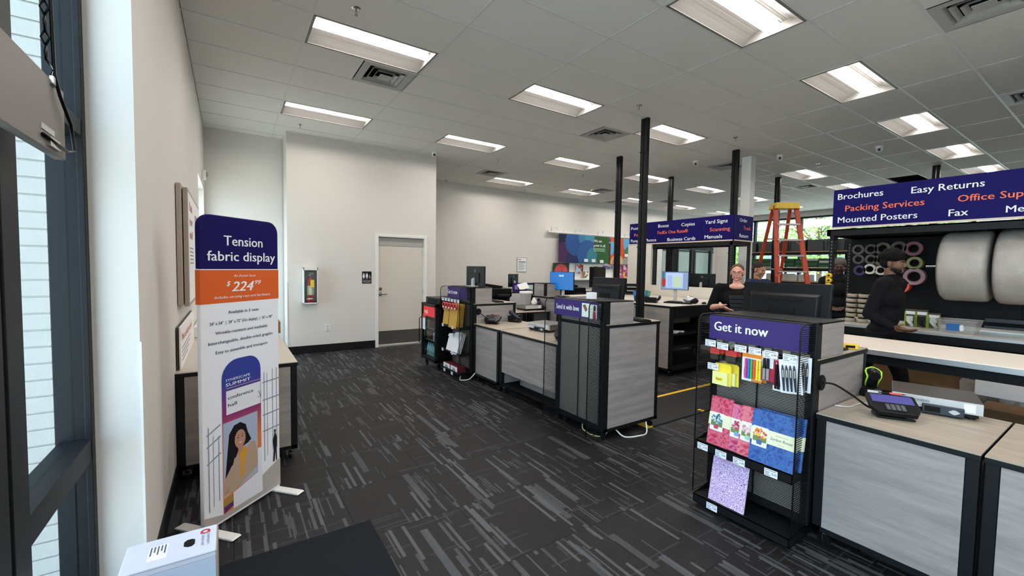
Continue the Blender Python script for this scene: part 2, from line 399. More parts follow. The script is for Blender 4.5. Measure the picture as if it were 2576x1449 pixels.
# sprinklers, cameras
def sprinkler(x, y, lab):
    t = thing('sprinkler_head', lab, 'sprinkler', (x, y, C))
    obj('escutcheon', MB().lathe([(.0, -.002), (.022, -.004), (.038, -.001), (.04, .001)], (x, y, C), 16), CHR, t)
    m = MB().cyl((x,y,C-.004),(x,y,C-.03),.008,n=8).cyl((x,y,C-.055),(x,y,C-.058),.016,n=12)
    for s_ in (-1, 1): m.bar((x+s_*.006,y,C-.03),(x+s_*.01,y,C-.045),.003).bar((x+s_*.01,y,C-.045),(x,y,C-.056),.003)
    obj('deflector', m, STEEL, t); return t
for x, y, l in [(.947,3.943,'chrome fire sprinkler at the top, above the large left light'),(.968,7.637,'fire sprinkler under the light over the white wall'),(4.658,3.968,'fire sprinkler left of the tallest black post, middle ceiling'),(7.061,3.963,'fire sprinkler right of the tallest black post'),
    (4.666,7.623,'fire sprinkler right of the corner camera'),(7.029,7.607,'fire sprinkler below the middle back light'),(4.69,10.197,'fire sprinkler at the back wall corner'),(7.044,10.032,'fire sprinkler beside the back wall left light'),(10.073,3.918,'fire sprinkler right of the right dome camera')]: sprinkler(x, y, l)
def dome(x, y, lab, z=C, dx=0, dy=-1):
    t = thing('security_camera', lab, 'camera', (x, y, z))
    obj('housing', MB().cyl((x,y,z),(x,y,z-.03),.055,.052,20).ell((x,y,z-.055),(.05,.05,.045),16), WHITE, t)
    c = Vector((x,y,z-.06)); d = Vector((-x,-y,-1.5)).normalized()
    obj('lens', MB().cyl(c+d*.03, c+d*.053, .027, .02, 14), BLK2, t)
dome(3.35,7.85,'white dome security camera at the wall corner on the left'); dome(7.93,5.263,'white dome security camera near the middle black post'); dome(8.773,4.051,'white dome security camera above the ladder'); dome(9.511,2.767,'small white dome camera at right near the ceiling lights')

# ---- walls
def wall(name, mb, m=WALL): return obj(name, mb, m, kind='structure')
wl = MB().box(-.59, 2.43, 0, X0, 7.0, C+.18).box(-.6, 7.0, 2.745, X0, 8.5, C+.18).box(-.6, 8.5, 0, X0, 8.72, C+.18).box(-.6, 7.0, 0, X0, 8.5, .02)
wall('wall_left', wl)
wall('wall_alcove', MB().box(-.6, 8.72, 0, .82, 8.9, C+.18))
dw = MB().box(.82, 8.165, 0, 2.345, 8.9, C+.18).box(2.345, 8.165, 2.12, 3.295, 8.9, C+.18).box(3.295, 8.165, 0, 3.53, 10.5, C+.18).box(.82, 8.7, 0, 3.53, 8.9, C+.18)
wall('wall_door', dw)
wb = MB().box(3.4, YN, 0, XE+.2, YN+.2, C+.18).box(3.53, 10.36, 0, 4.80, YN, C+.18)
wall('wall_back', wb)
# east wall with windows: y 3..10.2
ew = MB().box(XE, YS, 0, XE+.2, YN+.2, .9).box(XE, YS, 3.6, XE+.2, YN+.2, C+.18).box(XE, 9.9, .9, XE+.2, YN+.2, 3.6).box(XE, YS, .9, XE+.2, 1.5, 3.6)
wall('wall_right', ew)
wall('wall_front', MB().box(-.6, YS-.2, 0, XE+.2, YS, C+.18))
wall('wall_left_sill', MB().box(-.64, YS, 0, -.48, 2.36, .06).box(-.64, YS, 3.45, -.48, 2.43, C+.18), BLK)
# baseboards
BB = mat('baseboard_black', '#17171a', .5)
obj('baseboard_left', MB().box(X0, 2.43, 0, X0+.008, 7.0, .14), BB, kind='structure')
obj('baseboard_alcove', MB().box(X0, 8.712, 0, .82, 8.72, .14), BB, kind='structure')
obj('baseboard_door_wall', MB().box(.815, 8.157, 0, 2.30, 8.165, .14).box(3.34, 8.157, 0, 3.53, 8.165, .14).box(.812, 8.165, 0, .82, 8.72, .14), BB, kind='structure')
obj('baseboard_back', MB().box(4.80, YN-.008, 0, XE, YN, .14), BB, kind='structure')
cg = MB().box(.812, 8.157, .14, .822, 8.167, 1.25).box(X0-.003, 2.424, 0, X0+.006, 2.43, 1.22)
obj('trim_1', cg, WHITE, kind='structure', label='clear corner guard')
# window opening frame on the left wall by the alcove
wf = MB()
for y_ in (7.0, 8.44): wf.box(-.6, y_, .02, -.45, y_+.06, 2.745)
wf.box(-.6, 7.0, 2.69, -.45, 8.5, 2.745).box(-.6, 7.0, .02, -.45, 8.5, .1).box(-.58, 7.0, 2.1, -.47, 8.5, 2.15)
w2 = obj('window_2', wf, WHITE, kind='structure'); obj('pane', MB().box(-.53, 7.06, .1, -.525, 8.44, 2.69), GLASS, w2)

# left storefront window
FR = mat('window_frame_dark', '#15181c', .5)
fm = MB()
fm.box(-.59, 2.39, .06, -.48, 2.43, 3.45)                # jamb
fm.box(-.50, 2.375, .06, -.478, 2.392, 3.45)
fm.box(-.59, 1.62, .06, -.48, 1.73, 3.45).box(-.59, 1.42, .06, -.48, 1.60, 3.45)
fm.box(-.59, -.4, .06, -.48, -.3, 3.45).box(-.59, -2.2, .06, -.48, -2.1, 3.45)
w1 = obj('window_1', fm, FR, kind='structure', bev=.003)
for (z0, z1, nm) in ((.75, .84, 'transom'), (2.06, 2.125, 'transom'), (3.40, 3.45, 'head'), (.06, .16, 'sill')):
    obj(nm, MB().box(-.58, 1.73, z0, -.482, 2.39, z1).box(-.58, YS, z0, -.482, 1.42, z1), FR, w1, bev=.003)
for (z0, z1) in ((.16, .75), (.84, 2.06), (2.125, 3.40)):
    for (a, b_) in ((1.73, 2.39), (-.3, 1.42), (-2.1, -.4), (YS, -2.2)):
        obj('pane', MB().box(-.538, a, z0, -.532, b_, z1), GLASS, w1)
# painted brick pier outside
BR = mat('painted_brick', '#a3a19d', .8, bump=.6, bscale=60, var=.05, vscale=20); MORT = mat('mortar', '#c4c3c0', .9)
pier = obj('brick_pier', MB().box(-1.7, 2.485, -.1, -.615, 3.2, 4.2), MORT, kind='structure')
ch = .0677
for k in range(int(4.2/ch)):
    edges = [-.607] + [-.607-.203*q-(.1015 if k % 2 else .203) for q in range(4)]
    for x1, x0 in zip(edges, edges[1:]):
        if x1 < -1.35: continue
        zc = k*ch
        obj('brick', MB().box(x0+.004, 2.475, zc+.004, x1-.004, 2.54, zc+ch-.004), BR, pier)
wall('ground_outside', MB().box(-14, -14, -.3, -.64, 14, -.02).box(XE+.2, -20, -.3, 60, 40, -.02), mat('concrete', '#b4b1ab', .9, var=.08))

# east windows
em = MB(); ys = [1.5, 2.9, 4.3, 5.72, 7.31, 8.95, 9.9]
for y_ in ys: em.box(XE, y_-.04, .9, XE+.14, y_+.04, 3.6)
for z_ in (.9, 2.68, 3.54): em.box(XE, 1.5, z_, XE+.14, 9.9, z_+.06)
w3 = obj('window_3', em, FR, kind='structure')
for a, b_ in zip(ys, ys[1:]):
    for z0, z1 in ((.96, 2.68), (2.74, 3.54)): obj('pane', MB().box(XE+.06, a+.04, z0, XE+.066, b_-.04, z1), GLASS, w3)
# door
DO = mat('door_paint', '#d2cbc1', .5)
d1 = obj('door_1', MB().box(2.36, 8.205, .02, 3.275, 8.25, 2.115), DO, kind='structure')
df = MB().box(2.305, 8.14, 0, 2.36, 8.30, 2.165).box(3.275, 8.14, 0, 3.335, 8.30, 2.165).box(2.36, 8.14, 2.115, 3.275, 8.30, 2.165)
obj('door_frame', df, WHITE, d1, bev=.004)
obj('threshold', MB().box(2.36, 8.15, 0, 3.275, 8.30, .018), ALU, d1)
obj('kick_plate', MB().box(2.375, 8.2, .04, 3.26, 8.205, .30), STEEL, d1)
obj('head_panel', MB().box(2.362, 8.198, 1.95, 3.273, 8.205, 2.113), mat('door_head_grey', '#a9a5a0', .5), d1)
obj('deadbolt', MB().cyl((2.41,8.205,1.12),(2.41,8.185,1.12),.03,n=20).cyl((2.41,8.186,1.12),(2.41,8.18,1.12),.012), CHR, d1)
hm = MB().cyl((2.41,8.205,1.02),(2.41,8.19,1.02),.033,n=20).cyl((2.41,8.19,1.02),(2.41,8.15,1.02),.012).bar((2.405,8.15,1.02),(2.53,8.15,1.02),.014,.02)
obj('door_handle', hm, CHR, d1, bev=.002)
obj('hinge', MB().cyl((3.275,8.195,1.8),(3.275,8.195,1.9),.008).cyl((3.275,8.195,.25),(3.275,8.195,.35),.008).cyl((3.275,8.195,1.0),(3.275,8.195,1.1),.008), CHR, d1)
# white steel column
obj('trim_2', MB().box(8.40, 4.39, 0, 8.57, 4.57, C-.002), WHITE, kind='structure', label='white structural column behind the black posts')
# ------------------------------------------------------------------ counters
def caster(x, y, p, ztop):
    c = obj('caster', MB().box(x-.03, y-.03, ztop-.006, x+.03, y+.03, ztop).cyl((x,y,ztop-.006),(x,y,ztop-.018),.022,n=14).bar((x-.014,y,ztop-.012),(x-.014,y,.03),.028,.003,up=(0,1,0)).bar((x+.014,y,ztop-.012),(x+.014,y,.03),.028,.003,up=(0,1,0)), CHR, p)
    obj('wheel', MB().cyl((x-.010,y,.032),(x+.010,y,.032),.032,n=18), BLK2, c)
def counter(name, label, x0, x1, y0, y1, zt, group=None, zb=.085, fzb=None, riser=None, side='both', open_side=None, topm=None, cat='counter', edge=True, frontm=None):
    t = thing(name, label, cat, ((x0+x1)/2, (y0+y1)/2, 0), group=group)
    P = .045; fm_ = frontm or WOOD
    obj('worktop', MB().box(x0-.004, y0-.002, zt-.006, x1+.004, y1+.002, zt), topm or WTOP, t)
    obj('edge_band', MB().box(x0-.006, y0-.003, zt-.032, x1+.006, y1+.003, zt-.006), BLK, t, bev=.002)
    fr = MB().box(x0, y0, zb, x1, y0+.03, zb+.03).box(x0, y1-.03, zb, x1, y1, zb+.03).box(x1-.03, y0, zb, x1, y1, zb+.03)
    if fzb is None: fr.box(x0, y0, zb, x0+.03, y1, zb+.03)
    obj('base_rail', fr, BLK, t)
    for xx in (x0, x1-P):
        for yy in (y0, y1-P): obj('leg', MB().box(xx, yy, zb, xx+P, yy+P, zt-.032), BLK, t, bev=.003)
    z0 = fzb or zb+.006
    obj('front_panel', MB().box(x0+.002, y0+P+.002, z0, x0+.02, y1-P-.002, zt-.034), fm_, t, bev=.0015)
    if side in ('both', 'near'): obj('side_panel', MB().box(x0+P+.002, y0+.002, zb+.006, x1-P-.002, y0+.02, zt-.034), WOOD, t, bev=.0015)
    if side in ('both', 'far'): obj('side_panel', MB().box(x0+P+.002, y1-.02, zb+.006, x1-P-.002, y1-.002, zt-.034), WOOD, t, bev=.0015)
    if open_side is None: obj('shelf', MB().box(x0+.03, y0+.02, zb+.32, x1-.02, y1-.02, zb+.34), BLK3, t)
    obj('bottom_board', MB().box(x0+.02, y0+.02, zb+.01, x1-.01, y1-.02, zb+.025), BLK3, t)
    for xx in (x0+.05, x1-.05):
        for yy in (y0+.05, y1-.05): caster(xx, yy, t, zb)
    if riser:
        rx0, rx1, ry0, ry1, rz = riser
        rr = obj('riser', MB().box(rx0+.004, ry0+.018, zt, rx1, ry1-.018, rz-.012), WOOD, t)
        obj('riser_end_panel', MB().box(rx0+.045, ry0, zt+.001, rx1, ry0+.018, rz-.004), WOOD, rr, bev=.0015)
        obj('riser_end_panel', MB().box(rx0+.045, ry1-.018, zt+.001, rx1, ry1, rz-.004), WOOD, rr, bev=.0015)
        obj('riser_frame', MB().box(rx0, ry0, zt, rx0+.045, ry0+.045, rz).box(rx0, ry1-.045, zt, rx0+.045, ry1, rz).box(rx0, ry0, rz-.012, rx1, ry1, rz), BLK, rr, bev=.002)
    return t
def grommet(x, y, z, p, r=.04):
    obj('cable_grommet', MB().cyl((x, y, z), (x, y-.008, z), r, n=24).cyl((x, y-.008, z), (x, y-.011, z), r*.8, n=24), BLK2, p)

cA = counter('register_counter', 'tall grey wood counter with purple sign rack in front, nearest on the right', 2.80, 3.56, 1.04, 1.66, 1.07, riser=(2.80, 3.16, 1.04, 1.66, 1.28))
cB = counter('low_counter', 'low grey wood counter holding the card reader and silver scale at right', 2.80, 3.56, .39, 1.03, .765)
cC = counter('low_counter', 'low grey wood counter cut by the lower right corner of the photo', 2.80, 3.56, -.50, .375, .765)
cD = counter('kiosk_counter', 'tall grey wood counter with the send it with love sign, middle of the floor', 2.80, 3.545, 2.68, 3.31, 1.07, riser=(2.80, 3.155, 2.68, 3.31, 1.28))
cE = counter('low_counter', 'low counter with wide raised panel left of the send it with love kiosk', 2.80, 3.56, 3.33, 4.47, .79, fzb=.27)
cF = counter('low_counter', 'narrow low counter with a black card reader below the farthest front monitor', 2.80, 3.56, 4.50, 5.14, .79)
cG = counter('register_counter', 'tall counter behind the far wire rack with a monitor back on top', 2.80, 3.50, 5.16, 5.82, 1.06, riser=(2.78, 3.09, 5.16, 5.82, 1.285))
obj('inner_panel', MB().box(3.0, 4.30, .09, 3.02, 3.40, .55), WOOD, cE)
grommet(2.87, 5.16, .95, cG, .045)
grommet(2.86, 1.04, .93, cA, .045)
# second island
c2 = counter('low_counter', 'low counter with white bucket and scale in the second island', 4.10, 4.86, 6.05, 6.75, .79, side='none')
c3 = counter('kiosk_counter', 'tall counter of the second island below the blue screen', 4.88, 5.33, 5.85, 6.62, 1.045, riser=(4.88, 5.24, 6.23, 6.62, 1.285))
obj('cable_grommet', MB().cyl((4.88, 6.42, .95), (4.872, 6.42, .95), .045, n=20), BLK2, c3)

# ------------------------------------------------------------------ wire display racks
def rack(label, y0, y1, sign, trays, bolts=(), backwood=True, z1=1.285, zb=.10, wingx=2.59):
    t = thing('wire_display_rack', label, 'display rack', (2.70, (y0+y1)/2, 0)); X = 2.775
    for yy in (y0-.002, y1-.038): obj('upright', MB().box(X-.01, yy, zb, X+.022, yy+.04, z1), BLK, t, bev=.003)
    obj('cross_beam', MB().box(X, y0+.038, 1.038, X+.02, y1-.038, 1.07), BLK, t); obj('cross_beam', MB().box(X, y0+.038, zb, X+.02, y1-.038, zb+.05), BLK, t)
    m = MB(); n = int((1.15-zb-.05)/.0095)
    for k in range(n): z = zb+.055+k*.0095; m.box(X-.014, y0+.03, z, X-.011, y1-.03, z+.0032)
    for yy in (y0+.036, (y0+y1)/2+.0, y1-.04): m.box(X-.012, yy-.004, zb+.05, X-.006, yy+.004, 1.15)
    obj('wire_grid', m, BLK, t, kind='stuff')
    obj('grid_backing', MB().box(X+.0, y0+.04, zb+.05, X+.004, y1-.04, 1.038).box(X, y0+.04, 1.07, X+.004, y1-.04, 1.15), mat('grey_backing', '#b4aca1', .6), t)
    for yy in (y0+.008, y1-.008):
        wm = MB(); R = .055; zt = z1-.004
        path = [(X, yy, zt)] + [(wingx+R-R*math.sin(a), yy, zt-R+R*math.cos(a)) for a in [k*PI/12 for k in range(7)]] + [(wingx, yy, zb-.01), (X, yy, zb-.01)]
        wm.tube(path, .0045, 6)
        n = int((zt-zb)/.0128)
        for k in range(1, n):
            z = zb+k*.0128; xx = wingx
            if z > zt-R: xx = wingx+R-math.sqrt(max(0, R*R-(z-(zt-R))**2))
            wm.box(xx, yy-.0015, z-.0012, X, yy+.0015, z+.0015)
        obj('side_wing', wm, BLK, t)
    sg = obj('sign', MB().box(X-.075, y0+.012, 1.115, X-.066, y1-.016, 1.272), PURP, t)
    sg2 = obj('sign_bracket', MB().box(X-.066, y0+.012, 1.262, X, y1-.016, 1.276), BLK, t)
    s, ya, capz = sign
    text(s, (X-.0755, ya[0], 1.175+(.0)), (0,-1,0), (0,0,1), capz, TXW, sg, width=ya[0]-ya[1], bold=.04)
    for (z, ty0, ty1, lip, dep) in trays:
        tm_ = MB().box(X-dep, ty0, z, X, ty1, z+.004).box(X-dep, ty0, z, X-dep+.003, ty1, z+lip)
        for yy in (ty0, ty1-.003): tm_.prism([(0,0),(dep,0),(dep,lip*1.6),(0,lip)], (X-dep, yy+.003, z), (1,0,0), (0,0,1), .003)
        if lip > .05: tm_.box(X-dep, ty0, z+lip-.006, X, ty1, z+lip)
        obj('tray', tm_, BLK, t)
    return t
def price_tag(p, x, y, z, price, w=.072, h=.042, hook=True, n=(0,-1,0)):
    tg = obj('price_tag', MB().box(x, y-w, z-h, x+.0015, y, z), TAG, p)
    text(price, (x-.0004, y-w*.56, z-h*.70), (0,-1,0), (0,0,1), h*.30, INK, tg, width=w*.38, bold=.02)
    lm = MB()
    for k, (zz, a, b_) in enumerate([(.16, .06, .9), (.42, .06, .42), (.62, .06, .35), (.84, .06, .48)]):
        lm.box(x-.0006, y-w*b_, z-h*zz-h*.045, x, y-w*a, z-h*zz+h*.03)
    obj('fine_print', lm, mat('print_grey', '#565a70', .6), tg)
def hook(p, y, z, xt=2.63, X=2.765):
    clipm = MB().box(X-.014, y-.022, z-.03, X-.002, y+.02, z+.012).box(X-.018, y-.008, z-.045, X-.004, y+.010, z-.028)
    hk = obj('hook', MB().tube([(X-.01, y, z-.005), (X-.04, y, z-.02), (xt, y, z-.012)], .0025), CHR, p)
    obj('hook_clip', clipm, mat('hook_clip_putty', '#b3aa97', .5), hk)
rA = rack('wire display rack with purple get it now sign, nearest on the right', 1.04, 1.66, ('Get it now', (1.608, 1.268), .062),
          [(.385, 1.055, 1.645, .058, .188), (.020, 1.055, 1.645, .056, .19)])
rD = rack('wire display rack with send it with love sign, empty', 2.68, 3.31, ('Send it with love', (3.262, 2.935), .05), [])
rG = rack('wire display rack of mailers with small get it now sign, farthest', 5.17, 5.81, ('Get it now', (5.79, 5.47), .062), [(.70, 5.19, 5.79, .035, .17), (.34, 5.19, 5.79, .03, .17), (.075, 5.19, 5.79, .03, .17)])
# small postcards printed on the send-it-with-love sign
sgD = [c for c in rD.children if c.name.startswith('sign') and 'bracket' not in c.name][0]
pm = MB(); Xs = 2.6985
pm.box(Xs, 2.80, 1.13, Xs+.001, 2.895, 1.255, 0)
pm.add([(Xs-.0006,2.885,1.235),(Xs-.0006,2.845,1.175),(Xs-.0006,2.82,1.2),(Xs-.0006,2.85,1.245)], [(0,1,2,3)], 1)
pm.add([(Xs-.0006,2.79,1.12),(Xs-.0006,2.70,1.12),(Xs-.0006,2.70,1.25),(Xs-.0006,2.79,1.25)], [(3,2,1,0)], 0)
pm.add([(Xs-.001,2.75,1.12),(Xs-.001,2.71,1.12),(Xs-.001,2.715,1.18),(Xs-.001,2.735,1.2),(Xs-.001,2.75,1.175)], [(4,3,2,1,0)], 2)
pm.add([(Xs-.001,2.745,1.195),(Xs-.001,2.715,1.195),(Xs-.001,2.715,1.235),(Xs-.001,2.73,1.245),(Xs-.001,2.745,1.235)], [(4,3,2,1,0)], 3)
obj('postcard_print', pm, [mat('card_mint', '#dfeee0', .6), mat('card_brown', '#8a5a4a', .6), mat('card_red', '#a02848', .6), mat('hair_brown', '#3a2420', .6)], sgD)

# hooks, tags and packs on the near rack
for y, z in [(1.60, 1.10), (1.515, 1.10), (1.385, 1.095), (1.29, 1.09), (1.185, 1.09), (1.085, 1.085), (1.565, .955)]: hook(rA, y, z)
for y, z, pr_ in [(1.62, 1.118, '3.49'), (1.537, 1.110, '3.99'), (1.423, 1.113, '5.99'), (1.337, 1.113, '3.49'), (1.247, 1.109, '6.99'), (1.145, 1.106, '11.29'), (1.597, .968, '5.49')]: price_tag(rA, 2.62, y, z, pr_)
for y, z, pr_ in [(1.625, .432, '12.99'), (1.50, .428, '12.99'), (1.385, .424, '12.99'), (1.20, .43, '12.99')]: price_tag(rA, 2.583, y, z, pr_)
price_tag(rA, 2.581, 1.545, .062, '7.99')
M_RED = mat('pack_red', '#c23a3a', .4); M_STP = mat('staple_grey', '#6b7078', .35, .5); M_YEL = mat('sticky_yellow', '#f2d93a', .5); M_PY = mat('note_pale_yellow', '#f1ee9b', .6)
def pack(name, lab, cat, y, z, w, h, x, build, tilt=0, grp=None):
    """card with blister hanging at front x; y = left (far) edge, z = top"""
    t = thing(name, lab, cat, (x, y-w/2, z-h), group=grp); build(t, x, y, z, w, h)
    return t
def staples(t, x, y, z, w, h):
    obj('card', MB().box(x, y-w, z-h*.45, x+.002, y, z), M_RED, t)
    obj('card_stripe', MB().box(x-.0006, y-w, z-h*.5, x, y, z-h*.38), ORG, t)
    m = MB()
    for k in range(5): m.box(x-.006, y-w+.004, z-h*.52-k*h*.09, x+.001, y-.004, z-h*.46-k*h*.09)
    obj('staples', m, M_STP, t); obj('bag', MB().box(x-.008, y-w, z-h, x+.004, y, z-h*.42), CLEAR, t)
for k in range(3): pack('staple_pack', ['red and grey pack of staples in front, under the leftmost price tag','red and grey pack of staples second behind the leftmost price tag','red and grey pack of staples at the back of the leftmost hook'][k], 'office supply', 1.592-k*.012, 1.068, .062, .085, 2.635+k*.03, staples)
for k in range(2): pack('paper_clip_pack', ['red and grey pack of paper clips under the second price tag','rear red and grey pack of paper clips under the second price tag'][k], 'office supply', 1.487-k*.01, 1.066, .07, .075, 2.635+k*.03, staples)
def notes(t, x, y, z, w, h):
    obj('card', MB().prism([(0,0),(w,0),(w,h-.012),(w-.012,h),(.012,h),(0,h-.012)], (x, y, z-h), (0,-1,0), (0,0,1), -.002), M_YEL, t)
    nb = obj('note_pad', MB().box(x-.022, y-w+.014, z-h+.004, x-.002, y-.002, z-h*.38), M_PY, t)
    lg = MB().prism([(0,.004),(.022,0),(.044,.004),(.044,.026),(.022,.022),(0,.026)], (x-.0225, y-w*.30+.008, z-h*.80), (0,-1,0), (0,0,1), -.0003)
    obj('logo', lg, M_YEL, nb); text('Post-it', (x-.0235, y-w*.30+.004, z-h*.80+.009), (0,-1,0), (0,0,1), .010, INK, nb, width=.036, bold=.03)
for k in range(2): pack('sticky_note_pack', ['front yellow sticky note pack hanging on the near rack','second yellow sticky note pack behind the front one'][k], 'office supply', 1.566-k*.03, .972, .115, .14, 2.645+k*.035, notes)
def hlight(t, x, y, z, w, h):
    obj('card', MB().box(x, y-w, z-h, x+.002, y, z), PAPER, t)
    obj('card_top', MB().box(x-.0006, y-w, z-h*.16, x, y, z).box(x-.0006, y-w*.62, z-.0, x+.002, y-w*.38, z+.03), mat('pack_orange', '#ee8a1e', .5), t)
    obj('card_bottom', MB().box(x-.0006, y-w, z-h, x, y-w*.5, z-h*.93), mat('pack_orange', '#ee8a1e'), t)
    for k, c in enumerate(['#e0358f', '#2f6fc0', '#3fae4a', '#f04a2a', '#f0d92a', '#f0d92a']):
        yy = y-.027-k*.0165; mm = mat('highlighter_'+c[1:], c, .35)
        obj('highlighter', MB().cyl((x-.008,yy,z-h*.90),(x-.008,yy,z-h*.52),.0072,n=10).cyl((x-.008,yy,z-h*.51),(x-.008,yy,z-h*.20),.0066,n=10), mm, t)
    text('brite liner', (x-.0008, y-.017, z-h*.80), (0,0,1), (0,1,0), .007, INK, t, bold=.02)
for k in range(2): pack('highlighter_pack', ['front pack of five coloured highlighters on the near rack','rear pack of yellow highlighters behind the five coloured ones'][k], 'office supply', 1.383-k*.012, 1.072, .118, .172, 2.64+k*.035, hlight)
def markers(t, x, y, z, w, h):
    obj('card', MB().box(x, y-w, z-h, x+.002, y, z), PAPER, t); obj('card_lower', MB().box(x-.0006, y-w, z-h, x, y, z-h*.55), mat('pack_crimson', '#b01e3a', .5), t)
    for k in range(2):
        yy = y-.02-k*.02
        mk = obj('marker', MB().cyl((x-.01,yy,z-h*.95),(x-.01,yy,z-h*.56),.0085,n=10), mat('marker_grey', '#8f9294', .4), t)
        obj('marker_cap', MB().cyl((x-.01,yy,z-h*.56),(x-.01,yy,z-h*.22),.0092,.007,n=10), BLK2, mk)
for k in range(2): pack('marker_pack', ['front pack of two black permanent markers on the near rack','rear pack of black permanent markers on the near rack'][k], 'office supply', 1.268-k*.01, 1.098, .066, .175, 2.64+k*.03, markers)
def gelpens(t, x, y, z, w, h):
    obj('card', MB().box(x, y-w, z-h*.86, x+.002, y, z), mat('pack_crimson', '#b01e3a'), t); obj('card_base', MB().box(x-.001, y-w, z-h, x+.002, y, z-h*.84), PAPER, t)
    for k in range(2):
        yy = y-.018-k*.016
        pn = obj('pen', MB().cyl((x-.008,yy,z-h*.93),(x-.008,yy,z-h*.12),.0065,n=10), BLK2, t); obj('pen_button', MB().cyl((x-.008,yy,z-h*.12),(x-.008,yy,z-h*.05),.003,n=8), CHR, pn)
    text('S·GEL', (x-.0008, y-w+.009, z-h*.58), (0,0,1), (0,1,0), .009, PAPER, t, bold=.02)
pack('gel_pen_pack', 'crimson pack of two black gel pens on the near rack', 'office supply', 1.20, 1.055, .072, .175, 2.64, gelpens)
def uni(t, x, y, z, w, h):
    obj('card', MB().prism([(0,0),(w,0),(w,h),(0,h)], (x, y, z-h), (0,-1,0), (0,0,1), -.002), PAPER, t, bev=.004)
    for k in range(4):
        yy = y-.022-k*.020
        pn = obj('pen', MB().cyl((x-.008,yy,z-h*.93),(x-.008,yy,z-h*.52),.004,.0068,n=10), mat('pen_navy', '#1d2236', .3), t); obj('pen_top', MB().cyl((x-.008,yy,z-h*.30),(x-.008,yy,z-h*.16),.0065,.003,n=10), mat('pen_navy', '#1d2236', .3), pn)
        obj('pen_grip', MB().cyl((x-.008,yy,z-h*.52),(x-.008,yy,z-h*.30),.0068,n=10), STEEL, pn)
u = pack('rollerball_pen_pack', 'white card pack of four black rollerball pens, tilted, on the near rack', 'office supply', 1.15, 1.075, .115, .19, 2.625, uni); u.rotation_euler = (R_(-6), 0, 0)
pack('rollerball_pen_pack', 'rear white card pack of pens behind the tilted front one', 'office supply', 1.13, 1.09, .10, .20, 2.70, uni)

# greeting card boxes on the middle tray (leaning, rotated slightly back)
def flower_mat(name, base, petal, sc=22):
    m = bpy.data.materials.new(name); m.use_nodes = True; g = G(m); b = m.node_tree.nodes['Principled BSDF']
    tc = g.n('ShaderNodeTexCoord'); v = g.n('ShaderNodeTexVoronoi', feature='DISTANCE_TO_EDGE'); v.inputs['Scale'].default_value = sc
    n = g.n('ShaderNodeTexNoise'); n.inputs['Scale'].default_value = sc*.6; g.nt.links.new(tc.outputs['Object'], n.inputs['Vector'])
    mx = g.n('ShaderNodeMixRGB'); mx.inputs[0].default_value = .22; g.nt.links.new(tc.outputs['Object'], mx.inputs[1]); g.nt.links.new(n.outputs[1], mx.inputs[2]); g.nt.links.new(mx.outputs[0], v.inputs['Vector'])
    r = g.n('ShaderNodeMapRange'); r.inputs[1].default_value = -.05; r.inputs[2].default_value = .30; g.nt.links.new(v.outputs[0], r.inputs[0])
    c = g.mix(r.outputs[0], lin(petal), lin(base)); g.nt.links.new(c, b.inputs['Base Color']); b.inputs['Roughness'].default_value = .35
    return m
FM = {}
def cardbox(lab, y0, w, h, x, base, petal, pic, z=.444, title=None, tilt=.16, depth=.03, vase='#b9d8c0'):
    t = thing('greeting_card_box', lab, 'card box', (x, y0, z)); t.rotation_euler = (0, tilt, 0)
    fm2 = FM.setdefault(base, None) or FM.__setitem__(base, flower_mat('card_box_print_%s' % base[1:], base, petal)) or FM[base]
    obj('box', MB().box(0, -w, 0, depth, 0, h), fm2, t, local=True, bev=.002)
    bd = obj('belly_band', MB().box(-.0012, -w-.0006, h*.40, depth+.0006, .0006, h*.66), mat('band_cream', '#e8e6c4', .6), t, local=True)
    pw, ph = .085, .115; py = .012; pz = h*.30
    obj('picture_card', MB().box(-.0022, -py-pw, pz, -.0012, -py, pz+ph), PAPER, t, local=True)
    pm2 = MB(); rr = random.Random(len(lab)); cols = len(pic)
    pm2.box(-.0028, -py-pw+.004, pz+.028, -.0022, -py-.004, pz+.06, cols)
    for k in range(46):
        a = rr.random()*2*PI; r = math.sqrt(rr.random())*.034; cy, cz = -py-pw/2+math.cos(a)*r*1.05, pz+.074+math.sin(a)*r*.9; q = .0035+rr.random()*.005
        xx = -.0030-k*.00004
        pm2.add([(xx, cy+q*math.cos(i*PI/3), cz+q*math.sin(i*PI/3)) for i in range(6)], [(5,4,3,2,1,0)], rr.randrange(cols))
    vv = [(-.013,.018),(-.016,.034),(-.010,.044),(.010,.044),(.016,.034),(.013,.018)]
    pm2.add([(-.0052, -py-pw/2+a, pz+b_-.006) for a, b_ in vv], [(0,1,2,3,4,5)], cols+1)
    obj('flower_print', pm2, [mat('petal_'+c[1:], c, .6) for c in pic]+[mat('print_green', '#6e8a4a', .6), mat('vase_'+vase[1:], vase, .5)], t, local=True)
    if title:
        for s_, zz, cc in ((title, h*.50, .016), ('boxed blank note cards', h*.59, .005), ('with envelopes', h*.44, .004)):
            text(s_, (-.0016, -w*.70, zz), (0,-1,0), (0,0,1), cc, mat('print_grey', '#565a70'), t, local=True, align='C', italic=.25)
    return t
cardbox('pink box of note cards with blue bird picture, leftmost on the near rack tray', 1.575, .14, .31, 2.600, '#b8304f', '#e07088', ['#3f7f8c', '#2a5a6a', '#c8d8c8', '#7aa0a0'], vase='#c84060', depth=.02)
cardbox('dark pink box of note cards second from the left on the tray', 1.445, .13, .29, 2.607, '#b02a5c', '#e285a5', ['#c8446a', '#e8a8b8', '#b03050'], vase='#7fa5c8', depth=.02)
cardbox('pink box of note cards with blossom picture beside the blue box', 1.375, .15, .30, 2.600, '#c03a56', '#e88a98', ['#e8b8c0', '#d890a0', '#f0d8d8'], vase='#a8ccb4', depth=.02)
